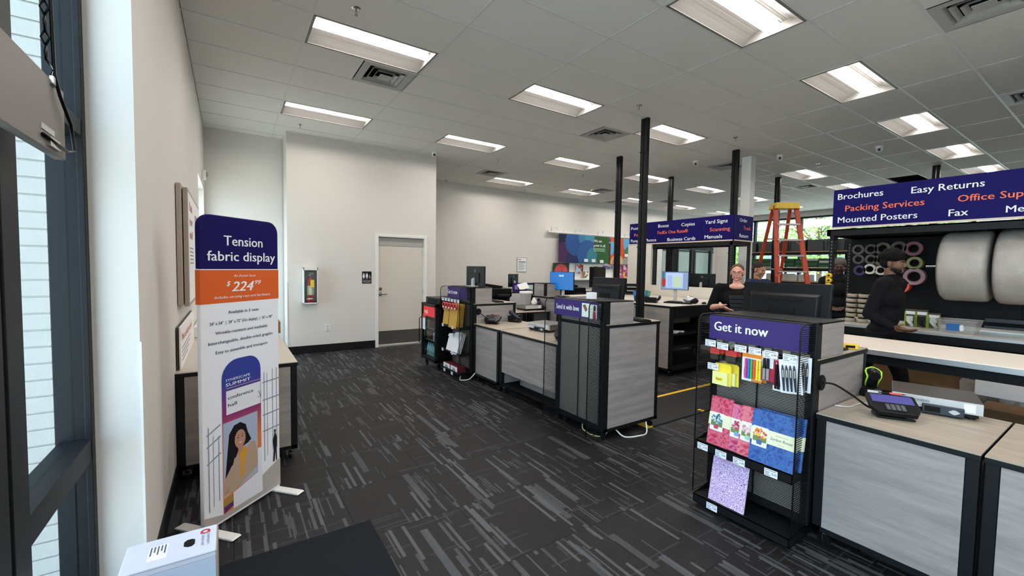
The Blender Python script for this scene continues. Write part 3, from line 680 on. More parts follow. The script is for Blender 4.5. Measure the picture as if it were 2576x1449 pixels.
cardbox('large blue box of note cards with yellow roses, front of the tray', 1.30, .245, .305, 2.588, '#2b4c8e', '#4470b4', ['#f0b82a', '#e87a3a', '#c83a4a', '#f4d35a'], title='Sorbet Roses', vase='#4a66a8')
cardbox('rear blue box of note cards behind the large blue box', 1.285, .245, .30, 2.645, '#2b4c8e', '#4470b4', ['#f0b82a'], depth=.02)
def lilac():
    m = bpy.data.materials.new('lilac_floral_print'); m.use_nodes = True; g = G(m); b = m.node_tree.nodes['Principled BSDF']
    tc = g.n('ShaderNodeTexCoord'); v = g.n('ShaderNodeTexVoronoi', feature='DISTANCE_TO_EDGE'); v.inputs['Scale'].default_value = 90; g.nt.links.new(tc.outputs['Object'], v.inputs['Vector'])
    f = g.m('LESS_THAN', v.outputs[0], .09); v2 = g.n('ShaderNodeTexVoronoi'); v2.inputs['Scale'].default_value = 28; g.nt.links.new(tc.outputs['Object'], v2.inputs['Vector'])
    f2 = g.m('LESS_THAN', v2.outputs[0], .13); c = g.mix(f, lin('#b48ac8'), lin('#eadcf2')); c = g.mix(f2, c, lin('#6d4b96')); g.nt.links.new(c, b.inputs['Base Color']); b.inputs['Roughness'].default_value = .4
    return m
nb = thing('notebook', 'large lilac flower patterned notebook on the bottom tray', 'notebook', (2.600, 1.548, .078)); nb.rotation_euler = (0, .18, 0)
obj('cover', MB().box(0, -.232, 0, .003, 0, .295), lilac(), nb, local=True, bev=.001)
obj('pages', MB().box(.003, -.228, .003, .014, -.004, .292), PAPER, nb, local=True); obj('back_cover', MB().box(.014, -.232, 0, .016, 0, .295), BLK2, nb, local=True)
sm = MB()
for k in range(28): sm.cyl((-.002, .002, .01+k*.01), (.018, .002, .01+k*.01), .0022, n=5)
obj('spiral_binding', sm, BLK2, nb, local=True)

# ---- items on the far rack
KR = mat('kraft_mailer', '#cfa03c', .7, bump=.2, bscale=120)
def mailer(lab, y, w, h, x, z, m, tilt, nm='padded_envelope', cat='envelope', yaw=0):
    t = thing(nm, lab, cat, (x, y, z)); t.rotation_euler = (0, tilt, yaw)
    obj('body', MB().prism([(0,0),(w,0),(w,h-.01),(w-.015,h),(.015,h),(0,h-.01)], (0,0,0), (0,-1,0), (0,0,1), -.012), m, t, local=True, bev=.004)
    obj('flap', MB().prism([(0,-.03),(w,-.03),(w-.02,.012),(.02,.012)], (-.0135,0,h-.01), (0,-1,0), (0,0,1), -.001), m, t, local=True)
for k in range(3): mailer('small kraft padded envelope %s on the far rack' % ['in front', 'second', 'third back'][k], 5.77, .18, .27, 2.605+k*.02, .705, KR, .12)
for k in range(5): mailer('tall kraft padded envelope, %s of the stack at right on the far rack' % ['front', 'second', 'third', 'fourth', 'rear'][k], 5.55, .24, .34, 2.60+k*.024, .705, KR, .1)
for k in range(2): mailer('%s white tissue paper pack in the far rack middle tray' % ['front', 'rear'][k], 5.65, .17, .26, 2.605+k*.03, .345, PAPER, .25, 'tissue_pack', 'paper pack')
for k in range(3): mailer('%s tall white envelope pack leaning in the far rack middle tray' % ['front', 'middle', 'rear'][k], 5.48, .19, .30, 2.60+k*.03, .345, PAPER, .3, 'envelope_pack', 'paper pack')
for k in range(2):
    t = thing('glove_box', ['white box with grey picture, left on the bottom tray of the far rack', 'white box with grey picture, right on the bottom tray of the far rack'][k], 'box', (2.62, 5.74-k*.24, .08))
    obj('box', MB().box(0, -.21, 0, .13, 0, .085), mat('box_red_green', '#7a2030', .6), t, local=True); obj('front_label', MB().box(-.002, -.21, .0, 0, 0, .085), PAPER, t, local=True)
    obj('picture', MB().prism([(.05,.02),(.13,.01),(.16,.03),(.12,.06),(.08,.065)], (-.0022, 0, 0), (0,-1,0), (0,0,1), -.0006), mat('print_mid_grey', '#8c8f92'), t, local=True)
for k in range(5):
    y = 5.70-k*.095; t = thing('tape_pack', 'red blister pack of tape, %s from the left on the far rack top row' % ['first', 'second', 'third', 'fourth', 'fifth'][k], 'tape', (2.60, y, .965))
    obj('ring', MB().lathe([(.028,-.01),(.045,-.01),(.045,.01),(.028,.01),(.028,-.01)], (0, 0, .05), 18, axis='x'), M_RED, t, local=True)
    obj('card', MB().box(-.004, -.03, .0, -.012, .03, .035), M_RED, t, local=True); obj('label', MB().box(-.013, -.02, .01, -.014, .02, .03), PAPER, t, local=True)
for k in range(6): price_tag(rG, 2.60, 5.78-k*.1, 1.115, '4.99')
for y, z in ((5.77,.735),(5.45,.735),(5.77,.375),(5.45,.37),(5.70,.085),(5.45,.085)): price_tag(rG, 2.60, y, z, '9.99', w=.06)

# ---- drink cooler
t = thing('drink_cooler', 'black glass door mini fridge of drinks left of the far wire rack', 'fridge', (2.78, 6.10, 0))
x0, x1, y0, y1, zt = 2.53, 3.0, 5.84, 6.40, 1.0
obj('body', MB().box(x0+.05, y0, .12, x1, y0+.03, zt).box(x0+.05, y1-.03, .12, x1, y1, zt).box(x0+.05, y0, zt-.03, x1, y1, zt).box(x0+.05, y0, .12, x1, y1, .17).box(x1-.03, y0, .12, x1, y1, zt), BLK2, t)
obj('top_box', MB().box(x0+.06, y0-.0, zt, x1, y1-.04, 1.09), BLK2, t, bev=.004); obj('grille', MB().box(x0+.058, y0+.06, 1.02, x0+.062, y1-.12, 1.07), BLK3, t)
dr = obj('door', MB().box(x0, y0, .12, x0+.04, y0+.04, zt).box(x0, y1-.04, .12, x0+.04, y1, zt).box(x0, y0, zt-.04, x0+.04, y1, zt).box(x0, y0, .12, x0+.04, y1, .17), BLK2, t, bev=.003)
obj('glass', MB().box(x0+.015, y0+.04, .17, x0+.02, y1-.04, zt-.04), GLASS, dr); obj('door_handle', MB().tube([(x0,y1-.02,.35),(x0-.035,y1-.01,.37),(x0-.035,y1-.01,.75),(x0,y1-.02,.77)], .008), BLK2, dr)
rd = obj('ad_panel', MB().box(x0+.012, y0+.06, .80, x0+.015, y1-.06, .95), mat('cola_red', '#c8161e', .4, emit=.12), dr)
text('real', (x0+.011, y1-.10, .84), (0,-1,0), (0,0,1), .07, TXW, rd, bold=.03); obj('price_card', MB().box(x0+.008, y1-.14, .58, x0+.011, y1-.04, .82), PAPER, dr)
obj('price_card_top', MB().box(x0+.007, y1-.14, .76, x0+.008, y1-.04, .82), M_RED, dr)
for z in (.42, .60, .25): obj('wire_shelf', MB().box(x0+.05, y0+.03, z, x1-.04, y1-.03, z+.006), ALU, t)
for xx in (x0+.08, x1-.05):
    for yy in (y0+.05, y1-.05): caster(xx, yy, t, .12)
cols = ['#b01020', '#1f7a3a', '#c8ccd0', '#30343a']
for s_, z in enumerate((.426, .606)):
    for k in range(6):
        yy = y0+.08+k*.08; cc = mat('can_'+cols[(k+s_) % 4][1:], cols[(k+s_) % 4], .3, .4)
        o = obj('drink_can', MB().lathe([(.02,0),(.031,.006),(.031,.108),(.026,.12),(0,.12)], (x0+.10, yy, z), 14), cc); setp(o, 'drink can %s on the %s cooler shelf' % (['at the near end', 'second from the near end', 'third from the near end', 'fourth from the near end', 'fifth from the near end', 'at the far end'][k], ['middle', 'upper'][s_]), 'can', 'drinks in the cooler')
for k in range(6):
    yy = y0+.08+k*.08
    o = obj('water_bottle', MB().lathe([(.028,0),(.031,.01),(.031,.13),(.012,.18),(.012,.2),(0,.2)], (x0+.10, yy, .171), 12), mat('bottle_blue', '#9cc4cf', .15)); setp(o, 'water bottle %s on the cooler floor' % ['at the near end', 'second', 'third', 'fourth', 'fifth', 'at the far end'][k], 'bottle', 'drinks in the cooler')
# ------------------------------------------------------------------ electronics
SCRB = mat('screen_blue', '#0f5fa8', .3, emit=.16); SCRD = mat('screen_dark', '#0b0c0e', .15); DKG = mat('dark_grey_plastic', '#24282a', .45); LTG = mat('light_grey_plastic', '#c2c2c0', .4)
def monitor(lab, loc, rz, w, h, zb, style='flat', screen=None, tilt=0, pole=True):
    """loc on the surface; the screen looks along local -Y; zb = bottom of the panel above the surface"""
    t = thing('monitor', lab, 'monitor', loc, rz); M = Euler((tilt, 0, 0)).to_matrix()
    L = lambda x, y, z: tuple(M @ Vector((x, y, z)) + Vector((0, 0, zb)))
    cm = MB(); shell = BLK2 if style != 'grey' else DKG
    if style == 'pos':
        f = [(-w/2, 0, 0), (w/2, 0, 0), (w/2, 0, h), (-w/2, 0, h)]; g1 = [(-w/2, .03, 0), (w/2, .03, 0), (w/2, .03, h), (-w/2, .03, h)]
        g2 = [(-w*.38, .055, .02), (w*.38, .055, .02), (w*.38, .055, h*.74), (-w*.38, .055, h*.74)]; a = [L(*p) for p in f+g1]
        cm.add(a, [(0,1,2,3),(0,4,5,1),(1,5,6,2),(2,6,7,3),(3,7,4,0),(4,7,6,5)])
        cm.add([L(*p) for p in [(-w*.41,.03,0),(w*.41,.03,0),(w*.41,.03,h*.80),(-w*.41,.03,h*.80)]+g2], [(0,4,5,1),(1,5,6,2),(2,6,7,3),(3,7,4,0),(4,7,6,5)])
        obj('casing', cm, shell, t, local=True, bev=.006)
        v = MB(); v.obox(L(0, .0585, h*.66), (w*.42, .004, .012), M); v.obox(L(0, .057, h*.25), (w*.30, .006, h*.5), M)
        obj('back_cover', v, BLK3, t, local=True)
        obj('stand', MB().box(-.05, .05, 0, .05, .12, zb+h*.35).box(-.12, -.06, 0, .12, .16, .02), BLK2, t, local=True, bev=.008)
    else:
        cm.obox(L(0, .012, h/2), (w, .024, h), M); obj('casing', cm, shell, t, local=True, bev=.004)
        v = MB(); v.obox(L(0, .03, h*.5), (w*.5, .02, h*.45), M); obj('back_cover', v, shell, t, local=True, bev=.006)
        lg = MB().lathe([(.016,0),(.020,0),(.020,.002),(.016,.002)], (0,0,0), 20, axis='y'); off = Vector(L(0, .0245, h*.80))
        lg.v = [tuple(Vector(p)+off) for p in lg.v]; obj('logo_ring', lg, LTG, t, local=True)
        st = MB().box(-.022, .035, 0, .022, .075, zb+h*.45).bar((0,.03,zb+h*.45),(0,.06,zb+h*.45),.03); obj('stand', st, LTG, t, local=True, bev=.004)
        obj('stand_base', MB().box(-.11, -.03, 0, .11, .12, .012), LTG if style != 'dark' else BLK2, t, local=True, bev=.004)
    sc = MB(); sc.obox(L(0, -.001, h/2), (w-.016, .002, h-.016), M); obj('screen', sc, screen or SCRD, t, local=True)
    return t
monitor('big black register monitor seen from behind, above the near get it now rack', (3.34, 1.475, 1.07), R_(90), .585, .365, .055, 'pos', tilt=R_(8))
monitor('black monitor seen from behind above the send it with love sign', (3.33, 3.20, 1.07), R_(90), .46, .335, .075, 'pos', tilt=R_(10))
monitor('dark green grey monitor back with ring logo on the far register counter', (3.0, 5.46, 1.285), R_(90), .54, .335, -.04, 'grey')
mb_ = monitor('monitor with blue lock screen on the second island', (5.14, 6.08, 1.045), R_(-78), .56, .34, .12, 'dark', screen=SCRB)
text('10:07', (0-.055, -.004, .12+.25), (1,0,0), (0,0,1), .035, mat('screen_white', '#e8f4ff', .4, emit=.25), mb_, local=True, width=.11)
# desktop with open application window
SW = mat('screen_window', '#7f96b8', .3, emit=.13)
m2_ = monitor('lit monitor showing a document window on the centre desk', (6.1, 4.35, 1.045), R_(-72), .44, .30, .20, 'dark', screen=SW)
sm = MB().box(-.205, -.0035, .235, -.16, -.002, .49, 0).box(-.205, -.0040, .26, -.15, -.002, .38, 1).box(-.14, -.0035, .235, .13, -.0022, .475, 2).box(-.02, -.0042, .24, .10, -.0024, .42, 3)
for k in range(12): sm.box(-.12, -.0046, .25+k*.016, -.04, -.0025, .255+k*.016, 4)
obj('screen_windows', sm, [mat('scr_teal','#3c6f86',.3,emit=.08), mat('scr_red','#b3302c',.3,emit=.08), mat('scr_pale','#a8b8dc',.3,emit=.14), mat('scr_green','#a8bfa0',.3,emit=.14), mat('scr_line','#5f7fb8',.3,emit=.08)], m2_, local=True)
monitor('black monitor back with ring logo behind the white screen wall', (7.75, 4.9, 1.06), R_(95), .52, .33, .12, 'flat')
monitor('small black monitor behind the white bucket', (6.2, 9.3, 1.0), R_(200), .42, .34, .06, 'flat')
monitor('black screen in front of the colourful wall banners', (6.4, 6.4, 1.05), R_(10), .55, .42, .14, 'flat')
def terminal(lab, loc, rz, scr='#4d4a86'):
    t = thing('card_reader', lab, 'card terminal', loc, rz)
    obj('base', MB().box(-.085, -.06, 0, .085, .05, .012).box(-.05, -.03, .012, .05, .04, .05), BLK2, t, local=True, bev=.006)
    M = Euler((R_(22), 0, 0)).to_matrix(); O = Vector((0, 0, .065)); L = lambda x, y, z: tuple(O + M @ Vector((x, y, z)))
    b = MB().prism([(-.11,-.035),(-.085,-.085),(.085,-.085),(.11,-.035),(.11,.075),(.10,.085),(-.10,.085),(-.11,.075)], L(0,0,-.014), M @ Vector((1,0,0)), M @ Vector((0,1,0)), .028)
    obj('casing', b, BLK2, t, local=True, bev=.004)
    s_ = MB(); s_.obox(L(0, .035, .0148), (.185, .07, .002), M); obj('screen', s_, mat('terminal_screen_'+scr[1:], scr, .15, emit=.07), t, local=True)
    rcs = MB(); rcs.obox(L(0,-.042,.0145), (.10,.055,.002), M); obj('keypad_recess', rcs, BLK3, t, local=True)
    km = MB()
    for i in range(4):
        for j in range(4): km.obox(L(-.033+i*.022, -.06+j*.0125, .0170), (.017, .009, .004), M)
    obj('keys', km, mat('key_grey', '#6d6f72', .35, .4), t, local=True); 
    pn = MB(); pn.cyl(L(-.05,.082,.022), L(.0,.082,.022), .004, n=8); pn.cyl(L(.0,.082,.022), L(.055,.082,.022), .0055, n=8, m=1); pn.cyl(L(.055,.082,.022), L(.075,.082,.022), .004, .001, n=8)
    obj('stylus', pn, [BLK2, mat('stylus_red', '#e05548', .4)], t, local=True)
    return t
terminal('black card reader with purple screen on the near low counter', (3.10, .775, .765), R_(-60))
terminal('black card reader on the narrow low counter by the far rack', (3.02, 5.02, .79), R_(-50), '#2c2c34')
tt = terminal('black card reader behind the wire wing of the middle kiosk', (3.02, 3.50, .79), R_(-50), '#2c2c34')
def cable(lab, pts, r, m, nm='cable'):
    v = [Vector(p) for p in pts]; out = []
    for i in range(len(v)-1):
        p0, p1, p2, p3 = v[max(i-1,0)], v[i], v[i+1], v[min(i+2,len(v)-1)]
        for k in range(6):
            u = k/6; out.append(.5*((2*p1)+(p2-p0)*u+(2*p0-5*p1+4*p2-p3)*u*u+(3*p1-p0-3*p2+p3)*u**3))
    out.append(v[-1]); return setp(obj(nm, MB().tube(out, r, 7), m), lab, 'cable')
cable('black cable from the wall grommet to the near card reader', [(2.86,1.03,.93),(2.90,.985,.925),(3.0,.93,.86),(3.06,.87,.80),(3.09,.83,.80)], .006, BLK2)
cable('thin white cable lying along the near low counter', [(3.02,1.02,.775),(3.08,.97,.77),(3.2,.96,.77),(3.28,.93,.77)], .003, WHITE)
cable('black cable to the far card reader', [(2.87,5.15,.95),(2.92,5.11,.90),(2.97,5.06,.85),(3.0,5.05,.84)], .006, BLK2)
def scanner(lab, loc, rz, accent='#b8e63a'):
    t = thing('barcode_scanner', lab, 'scanner', loc, rz)
    obj('cradle', MB().lathe([(.0,0),(.062,0),(.066,.012),(.058,.045),(.040,.06),(0,.062)], (0,0,0), 18), BLK2, t, local=True, bev=.003)
    b = MB().cyl((0,.025,.05),(0,.0,.14),.026,.034,14).ell((0,-.005,.155),(.040,.052,.032),14).cyl((0,-.045,.15),(0,-.065,.145),.03,.028,14)
    obj('body', b, BLK2, t, local=True)
    a = MB()
    for s_ in (-1, 1): a.tube([(s_*.034,-.04,.135),(s_*.040,-.01,.165),(s_*.030,.02,.175),(0,.032,.186)], .006, 6).tube([(s_*.034,-.04,.135),(s_*.032,.01,.09),(s_*.028,.03,.05)], .005, 6)
    obj('trim', a, mat('accent_'+accent[1:], accent, .4), t, local=True)
    obj('sticker', MB().obox((0,-.0625,.040), (.07,.002,.026), (R_(-14),0,0)), PAPER, t, local=True)
    return t
scanner('black barcode scanner with lime green trim on the near low counter', (3.50, .985, .765), R_(-62))
sc2 = thing('barcode_scanner', 'black handheld barcode scanner in its cradle by the far rack', 'scanner', (3.40, 5.03, .79), R_(-60))
obj('cradle', MB().box(-.10,-.045,0,.09,.05,.03).box(-.10,-.04,.03,-.04,.04,.09).box(.05,-.03,.03,.09,.03,.07), BLK2, sc2, local=True, bev=.012)
obj('scan_head', MB().ell((-.055,0,.13),(.045,.035,.035),12,rot=(0,.6,0)).cyl((-.05,0,.12),(.06,0,.055),.026,.02,12), mat('scanner_indigo', '#25233c', .4), sc2, local=True)
clone(sc2, (1.45, 1.25, 0), 'black barcode scanner on the second island low counter')
# scales
def scale(lab, loc, rz, w=.40, d=.36, brand=True, disp=True, flip=False):
    t = thing('shipping_scale', lab, 'scale', loc, rz)
    obj('base', MB().box(-w/2+.015, -d/2+.015, .012, w/2-.015, d/2-.015, .035), BLK2, t, local=True)
    fm3 = MB()
    for sx in (-1,1):
        for sy in (-1,1): fm3.cyl((sx*(w/2-.04), sy*(d/2-.04), 0), (sx*(w/2-.04), sy*(d/2-.04), .014), .016, n=12)
    obj('foot', fm3, BLK2, t, local=True)
    obj('weighing_plate', MB().box(-w/2, -d/2, .032, w/2, d/2, .098), STEEL, t, local=True, bev=.004)
    fp = obj('front_plate', MB().box(-w/2+.001, -d/2-.003, .034, w/2-.001, -d/2, .094), LTG, t, local=True)
    if brand: text('METTLER TOLEDO', (-w/2+.015, -d/2-.0035, .066), (1,0,0), (0,0,1), .013, mat('brand_navy', '#27324c', .5), t, local=True, bold=.03)
    if disp:
        dd = obj('display_unit', MB().box(-.055, -d/2-.022, .008, .115, -d/2-.003, .060), mat('display_navy', '#2a2f3c', .4), t, local=True, bev=.004)
        obj('key_pad', MB().prism([(0,-.014),(.010,-.010),(.024,0),(.010,.010),(0,.014),(-.010,.010),(-.024,0),(-.010,-.010)], (.075,-d/2-.0225,.034), (1,0,0), (0,0,1), .001), LTG, t, local=True)
        obj('display_glass', MB().box(-.045, -d/2-.0235, .018, .02, -d/2-.022, .05), SCRD, t, local=True)
    obj('sticker', MB().box(w/2-.075, -d/2-.0045, .042, w/2-.03, -d/2-.003, .088), PAPER, t, local=True)
    return t
scale('silver shipping scale with METTLER TOLEDO front on the near low counter'.replace('METTLER TOLEDO', 'lettered'), (3.535, .702, .765), R_(-75), .375, .35)
scale('flat shipping scale behind the wire wing on the middle low counter', (3.32, 4.18, .79), R_(-80), .38, .34)
scale('flat shipping scale under the white bucket', (4.62, 6.40, .79), R_(0), .36, .34, brand=False, disp=False)
# white bucket
t = thing('bucket', 'white plastic bucket standing on a scale on the second island', 'bucket', (4.56, 6.40, .89))
obj('body', MB().lathe([(0,0),(.085,0),(.105,.20),(.112,.20),(.112,.215)], (0,0,0), 28), WHITE, t, local=True)
obj('lid', MB().lathe([(.118,.21),(.120,.235),(.112,.245),(.10,.238),(0,.238)], (0,0,0), 28), WHITE, t, local=True)
bg_ = obj('plastic_bag', MB().ell((4.70,6.33,.935),(.07,.05,.05),10).ell((4.66,6.30,.92),(.05,.05,.03),8,rot=(.4,.3,0)).ell((4.72,6.36,.98),(.04,.03,.04),8), mat('bag_white', '#ece8e2', .4), label='crumpled white plastic bag beside the bucket', cat='bag')
# keyboards, phone, mouse on centre desk, small things
def keyboard(lab, loc, rz):
    t = thing('keyboard', lab, 'keyboard', loc, rz); obj('case', MB().box(-.21,-.065,0,.21,.065,.016), BLK2, t, local=True, bev=.003)
    km = MB()
    for i in range(14):
        for j in range(5): km.box(-.20+i*.0285, -.055+j*.023, .016, -.176+i*.0285, -.036+j*.023, .021)
    obj('keys', km, BLK3, t, local=True)
keyboard('black keyboard on the middle kiosk counter', (3.34, 2.86, 1.07), R_(80)); keyboard('black keyboard on the centre desk', (5.88, 4.12, 1.045), R_(-70)); keyboard('black keyboard on the far register counter', (3.28, 5.4, 1.06), R_(80))
def mouse(lab, loc): obj('computer_mouse', MB().ell((loc[0],loc[1],loc[2]+.012),(.05,.03,.022),14), BLK2, label=lab, cat='mouse')
mouse('black computer mouse on the right end of the centre desk', (6.2, 3.88, 1.045))
t = thing('paper_cube', 'small white paper cube on top of the send it with love rack', 'note cube', (2.85, 2.93, 1.285)); obj('block', MB().box(-.035,-.035,0,.035,.035,.062), PAPER, t, local=True, bev=.002)
t = thing('desk_phone', 'black desk phone on the left of the centre desk', 'phone', (5.62, 4.32, 1.045), R_(-60)); obj('base', MB().prism([(-.1,0),(.1,0),(.1,.09),(-.1,.02)], (0,.08,0), (0,-1,0), (0,0,1), .18), BLK2, t, local=True, bev=.004); obj('handset', MB().tube([(.03,-.09,.06),(.045,0,.09),(.03,.09,.10)], .02, 8), BLK2, t, local=True)
t = thing('silver_scanner', 'rounded silver and black desktop scanner on the centre desk', 'scanner', (6.05, 4.03, 1.045), R_(-50)); obj('shell', MB().ell((0,0,.06),(.10,.055,.062),18), ALU, t, local=True); obj('cap', MB().ell((.045,0,.045),(.085,.06,.055),16), BLK2, t, local=True)
t = thing('brochure_holder', 'clear brochure holder with blue and green leaflets on the centre desk', 'brochure holder', (5.62, 4.62, 1.045), R_(-50))
obj('holder', MB().box(-.11,-.03,0,.11,-.027,.10).box(-.11,.05,0,.11,.053,.17).box(-.11,-.03,0,.11,.05,.004), CLEAR, t, local=True)
lm = MB()
for k, (a, c) in enumerate([(-.5,0),(-.2,1),(.1,2),(.4,0),(.7,1)]): lm.obox((-.08+k*.04, .0+.006*k, .10), (.10,.002,.17), (R_(-10), R_(a*20), 0), c)
obj('leaflets', lm, [mat('leaf_blue', '#2f6ea8', .5), mat('leaf_green', '#4a9a4e', .5), PAPER], t, local=True)
t = thing('tape_measure', 'yellow tool with black window on the near tall counter', 'tool', (3.40, 1.08, 1.07), R_(-60)); obj('body', MB().box(-.06,-.02,0,.04,.02,.035), mat('tool_yellow', '#f2c21c', .4), t, local=True, bev=.006); obj('window', MB().box(-.03,-.0215,.010,.02,-.02,.026), BLK3, t, local=True)
obj('black_pad', MB().box(3.22,1.07,1.07,3.34,1.16,1.085), BLK2, bev=.004, label='small black pad beside the yellow tool', cat='pad')

# cables under the kiosk
cable('white and yellow cable loop hanging below the middle wire rack', [(2.95,3.10,.10),(2.86,3.02,.02),(2.84,2.95,.006),(2.83,2.85,.006),(2.90,2.78,.006),(2.98,2.76,.09)], .006, mat('cable_cream', '#d8cf9a', .5))
cable('white cable loop on the carpet right of the kiosk caster', [(2.98,2.72,.09),(3.05,2.66,.008),(3.2,2.60,.008),(3.32,2.62,.008),(3.40,2.70,.09)], .007, WHITE)
cable('white cable loop below the far wire rack', [(2.75,5.35,.12),(2.66,5.28,.02),(2.64,5.20,.01),(2.72,5.12,.03),(2.80,5.10,.11)], .007, WHITE)

# anti-fatigue mat with yellow bevel
t = thing('floor_mat', 'black rubber floor mat with yellow edge between the counters', 'mat', (3.95, 2.98, 0))
obj('pad', MB().box(3.5, 2.69, .0, 5.6, 3.28, .012), mat('mat_rubber', '#2a2a2b', .7, bump=1, bscale=90), t, bev=.003)
YM = mat('mat_yellow', '#efbf22', .6, bump=.3, bscale=150)
obj('yellow_edge', MB().prism([(0,0),(.07,0),(.07,.012)], (3.43,2.69,0), (1,0,0), (0,0,1), -.59).prism([(0,0),(.07,0),(0,.012)], (3.43,3.28,0), (0,1,0), (0,0,1), 2.17).prism([(0,0),(.09,0),(.06,.012),(0,.012)], (4.34,2.69,.002), (0,1,0), (0,0,1), 0.05), YM, t)
obj('entry_mat', MB().box(-.30, .2, 0, .70, 2.59, .009), mat('entry_mat', '#16191e', .95, bump=1.5, bscale=120, var=.95, vscale=110), label='dark charcoal entry mat at the bottom of the photo', cat='mat', bev=.003)

# ------------------------------------------------------------------ left side: banner
bt = thing('banner_stand', 'tall tension fabric banner stand with purple top and orange price band', 'banner', (.0585, 3.138, 0), math.atan2(.364, .397))
BW, BH = .565, 1.845
def bpt(s, z): return (s-BW/2, z)
def outline(w, h, r, n=7):
    pts = [(-w/2, .012), (w/2, .012)]
    pts += [(w/2-r+r*math.cos(a), h-r+r*math.sin(a)) for a in [k*PI/2/n for k in range(n+1)]]
    pts += [(-w/2+r-r*math.cos(a), h-r+r*math.sin(a)) for a in [PI/2-k*PI/2/n for k in range(n+1)]]
    return pts
FAB = mat('banner_fabric', '#eeeff6', .8, bump=.35, bscale=14)
obj('fabric', MB().prism(outline(BW, BH, .075), (0, .016, 0), (1,0,0), (0,0,1), .032), FAB, bt, local=True, bev=.008, seg=3)
Y_ = -.0170
def clip_out(z0, z1):
    o = outline(BW+.001, BH+.0005, .0755); out = []
    for i in range(len(o)):
        p, q = o[i], o[(i+1) % len(o)]
        for zz, keep in ((z0, 1), (z1, -1)): pass
    def cut(poly, zc, sgn):
        r = []
        for i in range(len(poly)):
            a, b_ = poly[i], poly[(i+1) % len(poly)]; ia = (a[1]-zc)*sgn >= 0; ib = (b_[1]-zc)*sgn >= 0
            if ia: r.append(a)
            if ia != ib: u = (zc-a[1])/(b_[1]-a[1]); r.append((a[0]+(b_[0]-a[0])*u, zc))
        return r
    return cut(cut(o, z0, 1), z1, -1)
obj('purple_band', MB().prism(clip_out(1.528, 3), (0, .0168, 0), (1,0,0), (0,0,1), .0336), mat('banner_purple', '#1a1256', .7), bt, local=True, bev=.008, seg=3)
obj('orange_band', MB().prism(clip_out(1.333, 1.528), (0, .0168, 0), (1,0,0), (0,0,1), .0336), ORG, bt, local=True)
def btx(s, x0, x1, z, cap, m, **k): return text(s, (x0-BW/2, Y_-.0006, z-cap*.5), (1,0,0), (0,0,1), cap, m, bt, width=x1-x0, local=True, **k)
btx('Tension', .152, .432, 1.705, .062, TXW, bold=.025); btx('fabric display', .045, .535, 1.612, .060, TXW, bold=.025)
btx('As shown here', .213, .374, 1.494, .016, TXW, italic=.3); btx('$', .165, .192, 1.448, .030, TXW, bold=.02, italic=.3); btx('224', .200, .360, 1.430, .062, TXW, bold=.04, italic=.3); btx('99', .368, .415, 1.450, .028, TXW, bold=.02, italic=.3)
btx('Includes carrying case and hardware', .084, .488, 1.368, .016, TXW, italic=.3, bold=.01)
for s_, a, b_, z in (('Available in 3 sizes', .173, .396, 1.276), ('24" x 54"  |  24" x 72" (On display)  |  36" x 90"', .052, .507, 1.217), ('Wrinkle-resistant and washable', .088, .465, 1.160), ('Interchangeable, double-sided graphic', .043, .509, 1.104), ('Easy to assemble and transport', .088, .464, 1.046)): btx(s_, a, b_, z, .019, TXP, bold=.012)
# printed artwork: thin flat layers on the fabric
def grad(name, c0, c1, c2, z0, z1):
    m = bpy.data.materials.new(name); m.use_nodes = True; g = G(m); b = m.node_tree.nodes['Principled BSDF']
    x, y, z = g.pos(); u = g.m('DIVIDE', g.m('SUBTRACT', z, z0), z1-z0); r = g.n('ShaderNodeValToRGB'); g.put(u, r.inputs[0])
    r.color_ramp.elements[0].color = lin(c0); r.color_ramp.elements[1].color = lin(c2); e = r.color_ramp.elements.new(.5); e.color = lin(c1)
    g.nt.links.new(r.outputs[0], b.inputs['Base Color']); b.inputs['Roughness'].default_value = .7; return m
ART = [grad('print_gradient', '#e07a2a', '#8a2a6a', '#2b3a94', .45, .85), mat('print_photo_back', '#aab4cc', .7), mat('print_hair', '#17131a', .7), mat('print_skin', '#b98a70', .7), mat('print_beige', '#b79c86', .7),
       mat('print_gold', '#d89a2a', .7), mat('print_white', '#e4e5ec', .7), mat('print_line_grey', '#8f93a0', .7), mat('print_suit', '#1d1f26', .7), mat('print_ochre', '#a8823a', .7), mat('print_plum', '#5a2a66', .7), mat('print_floor', '#b2a9a4', .7), mat('print_lip', '#a8455a', .7)]
am = MB(); lay = [0]
def art(pts, m):
    lay[0] += 1; y = Y_ - .0003 - lay[0]*.00004; am.add([(p[0]-BW/2, y, p[1]) for p in pts], [tuple(range(len(pts)))], m)
art([(.0,.03),(.565,.03),(.565,.22),(.40,.16),(.12,.06),(0,.10)], 11)
for s0, s1, z0, z1 in ((.03,.036,.12,.62),(.06,.064,.14,.56),(.095,.10,.16,.55),(.43,.436,.25,.85),(.455,.459,.28,.84),(.50,.505,.3,.86),(.535,.54,.3,.86)): art([(s0,z0),(s1,z0),(s1,z1),(s0,z1)], 7)
for z in (.40,.50,.57): art([(.02,z),(.11,z+.04),(.11,z+.05),(.02,z+.008)], 7)
for z in (.45,.56,.66,.78): art([(.42,z),(.56,z),(.56,z+.008),(.42,z+.008)], 7)
arch = [(.122,.06),(.405,.06),(.405,.86)] + [(.405-.095+.095*math.cos(a), .885+.10*math.sin(a)) for a in [k*PI/12 for k in range(7)]] + [(.122+.11-.11*math.cos(a), .875+.11*math.sin(a)) for a in [PI/2-k*PI/12 for k in range(7)]]
art(arch, 0)
art([(.12,.06),(.41,.06),(.41,.21),(.19,.16),(.19,.06)], 6); art([(.125,.06),(.19,.08),(.19,.155),(.125,.14)], 9); art([(.125,.06),(.19,.08),(.19,.11),(.125,.10)], 10)
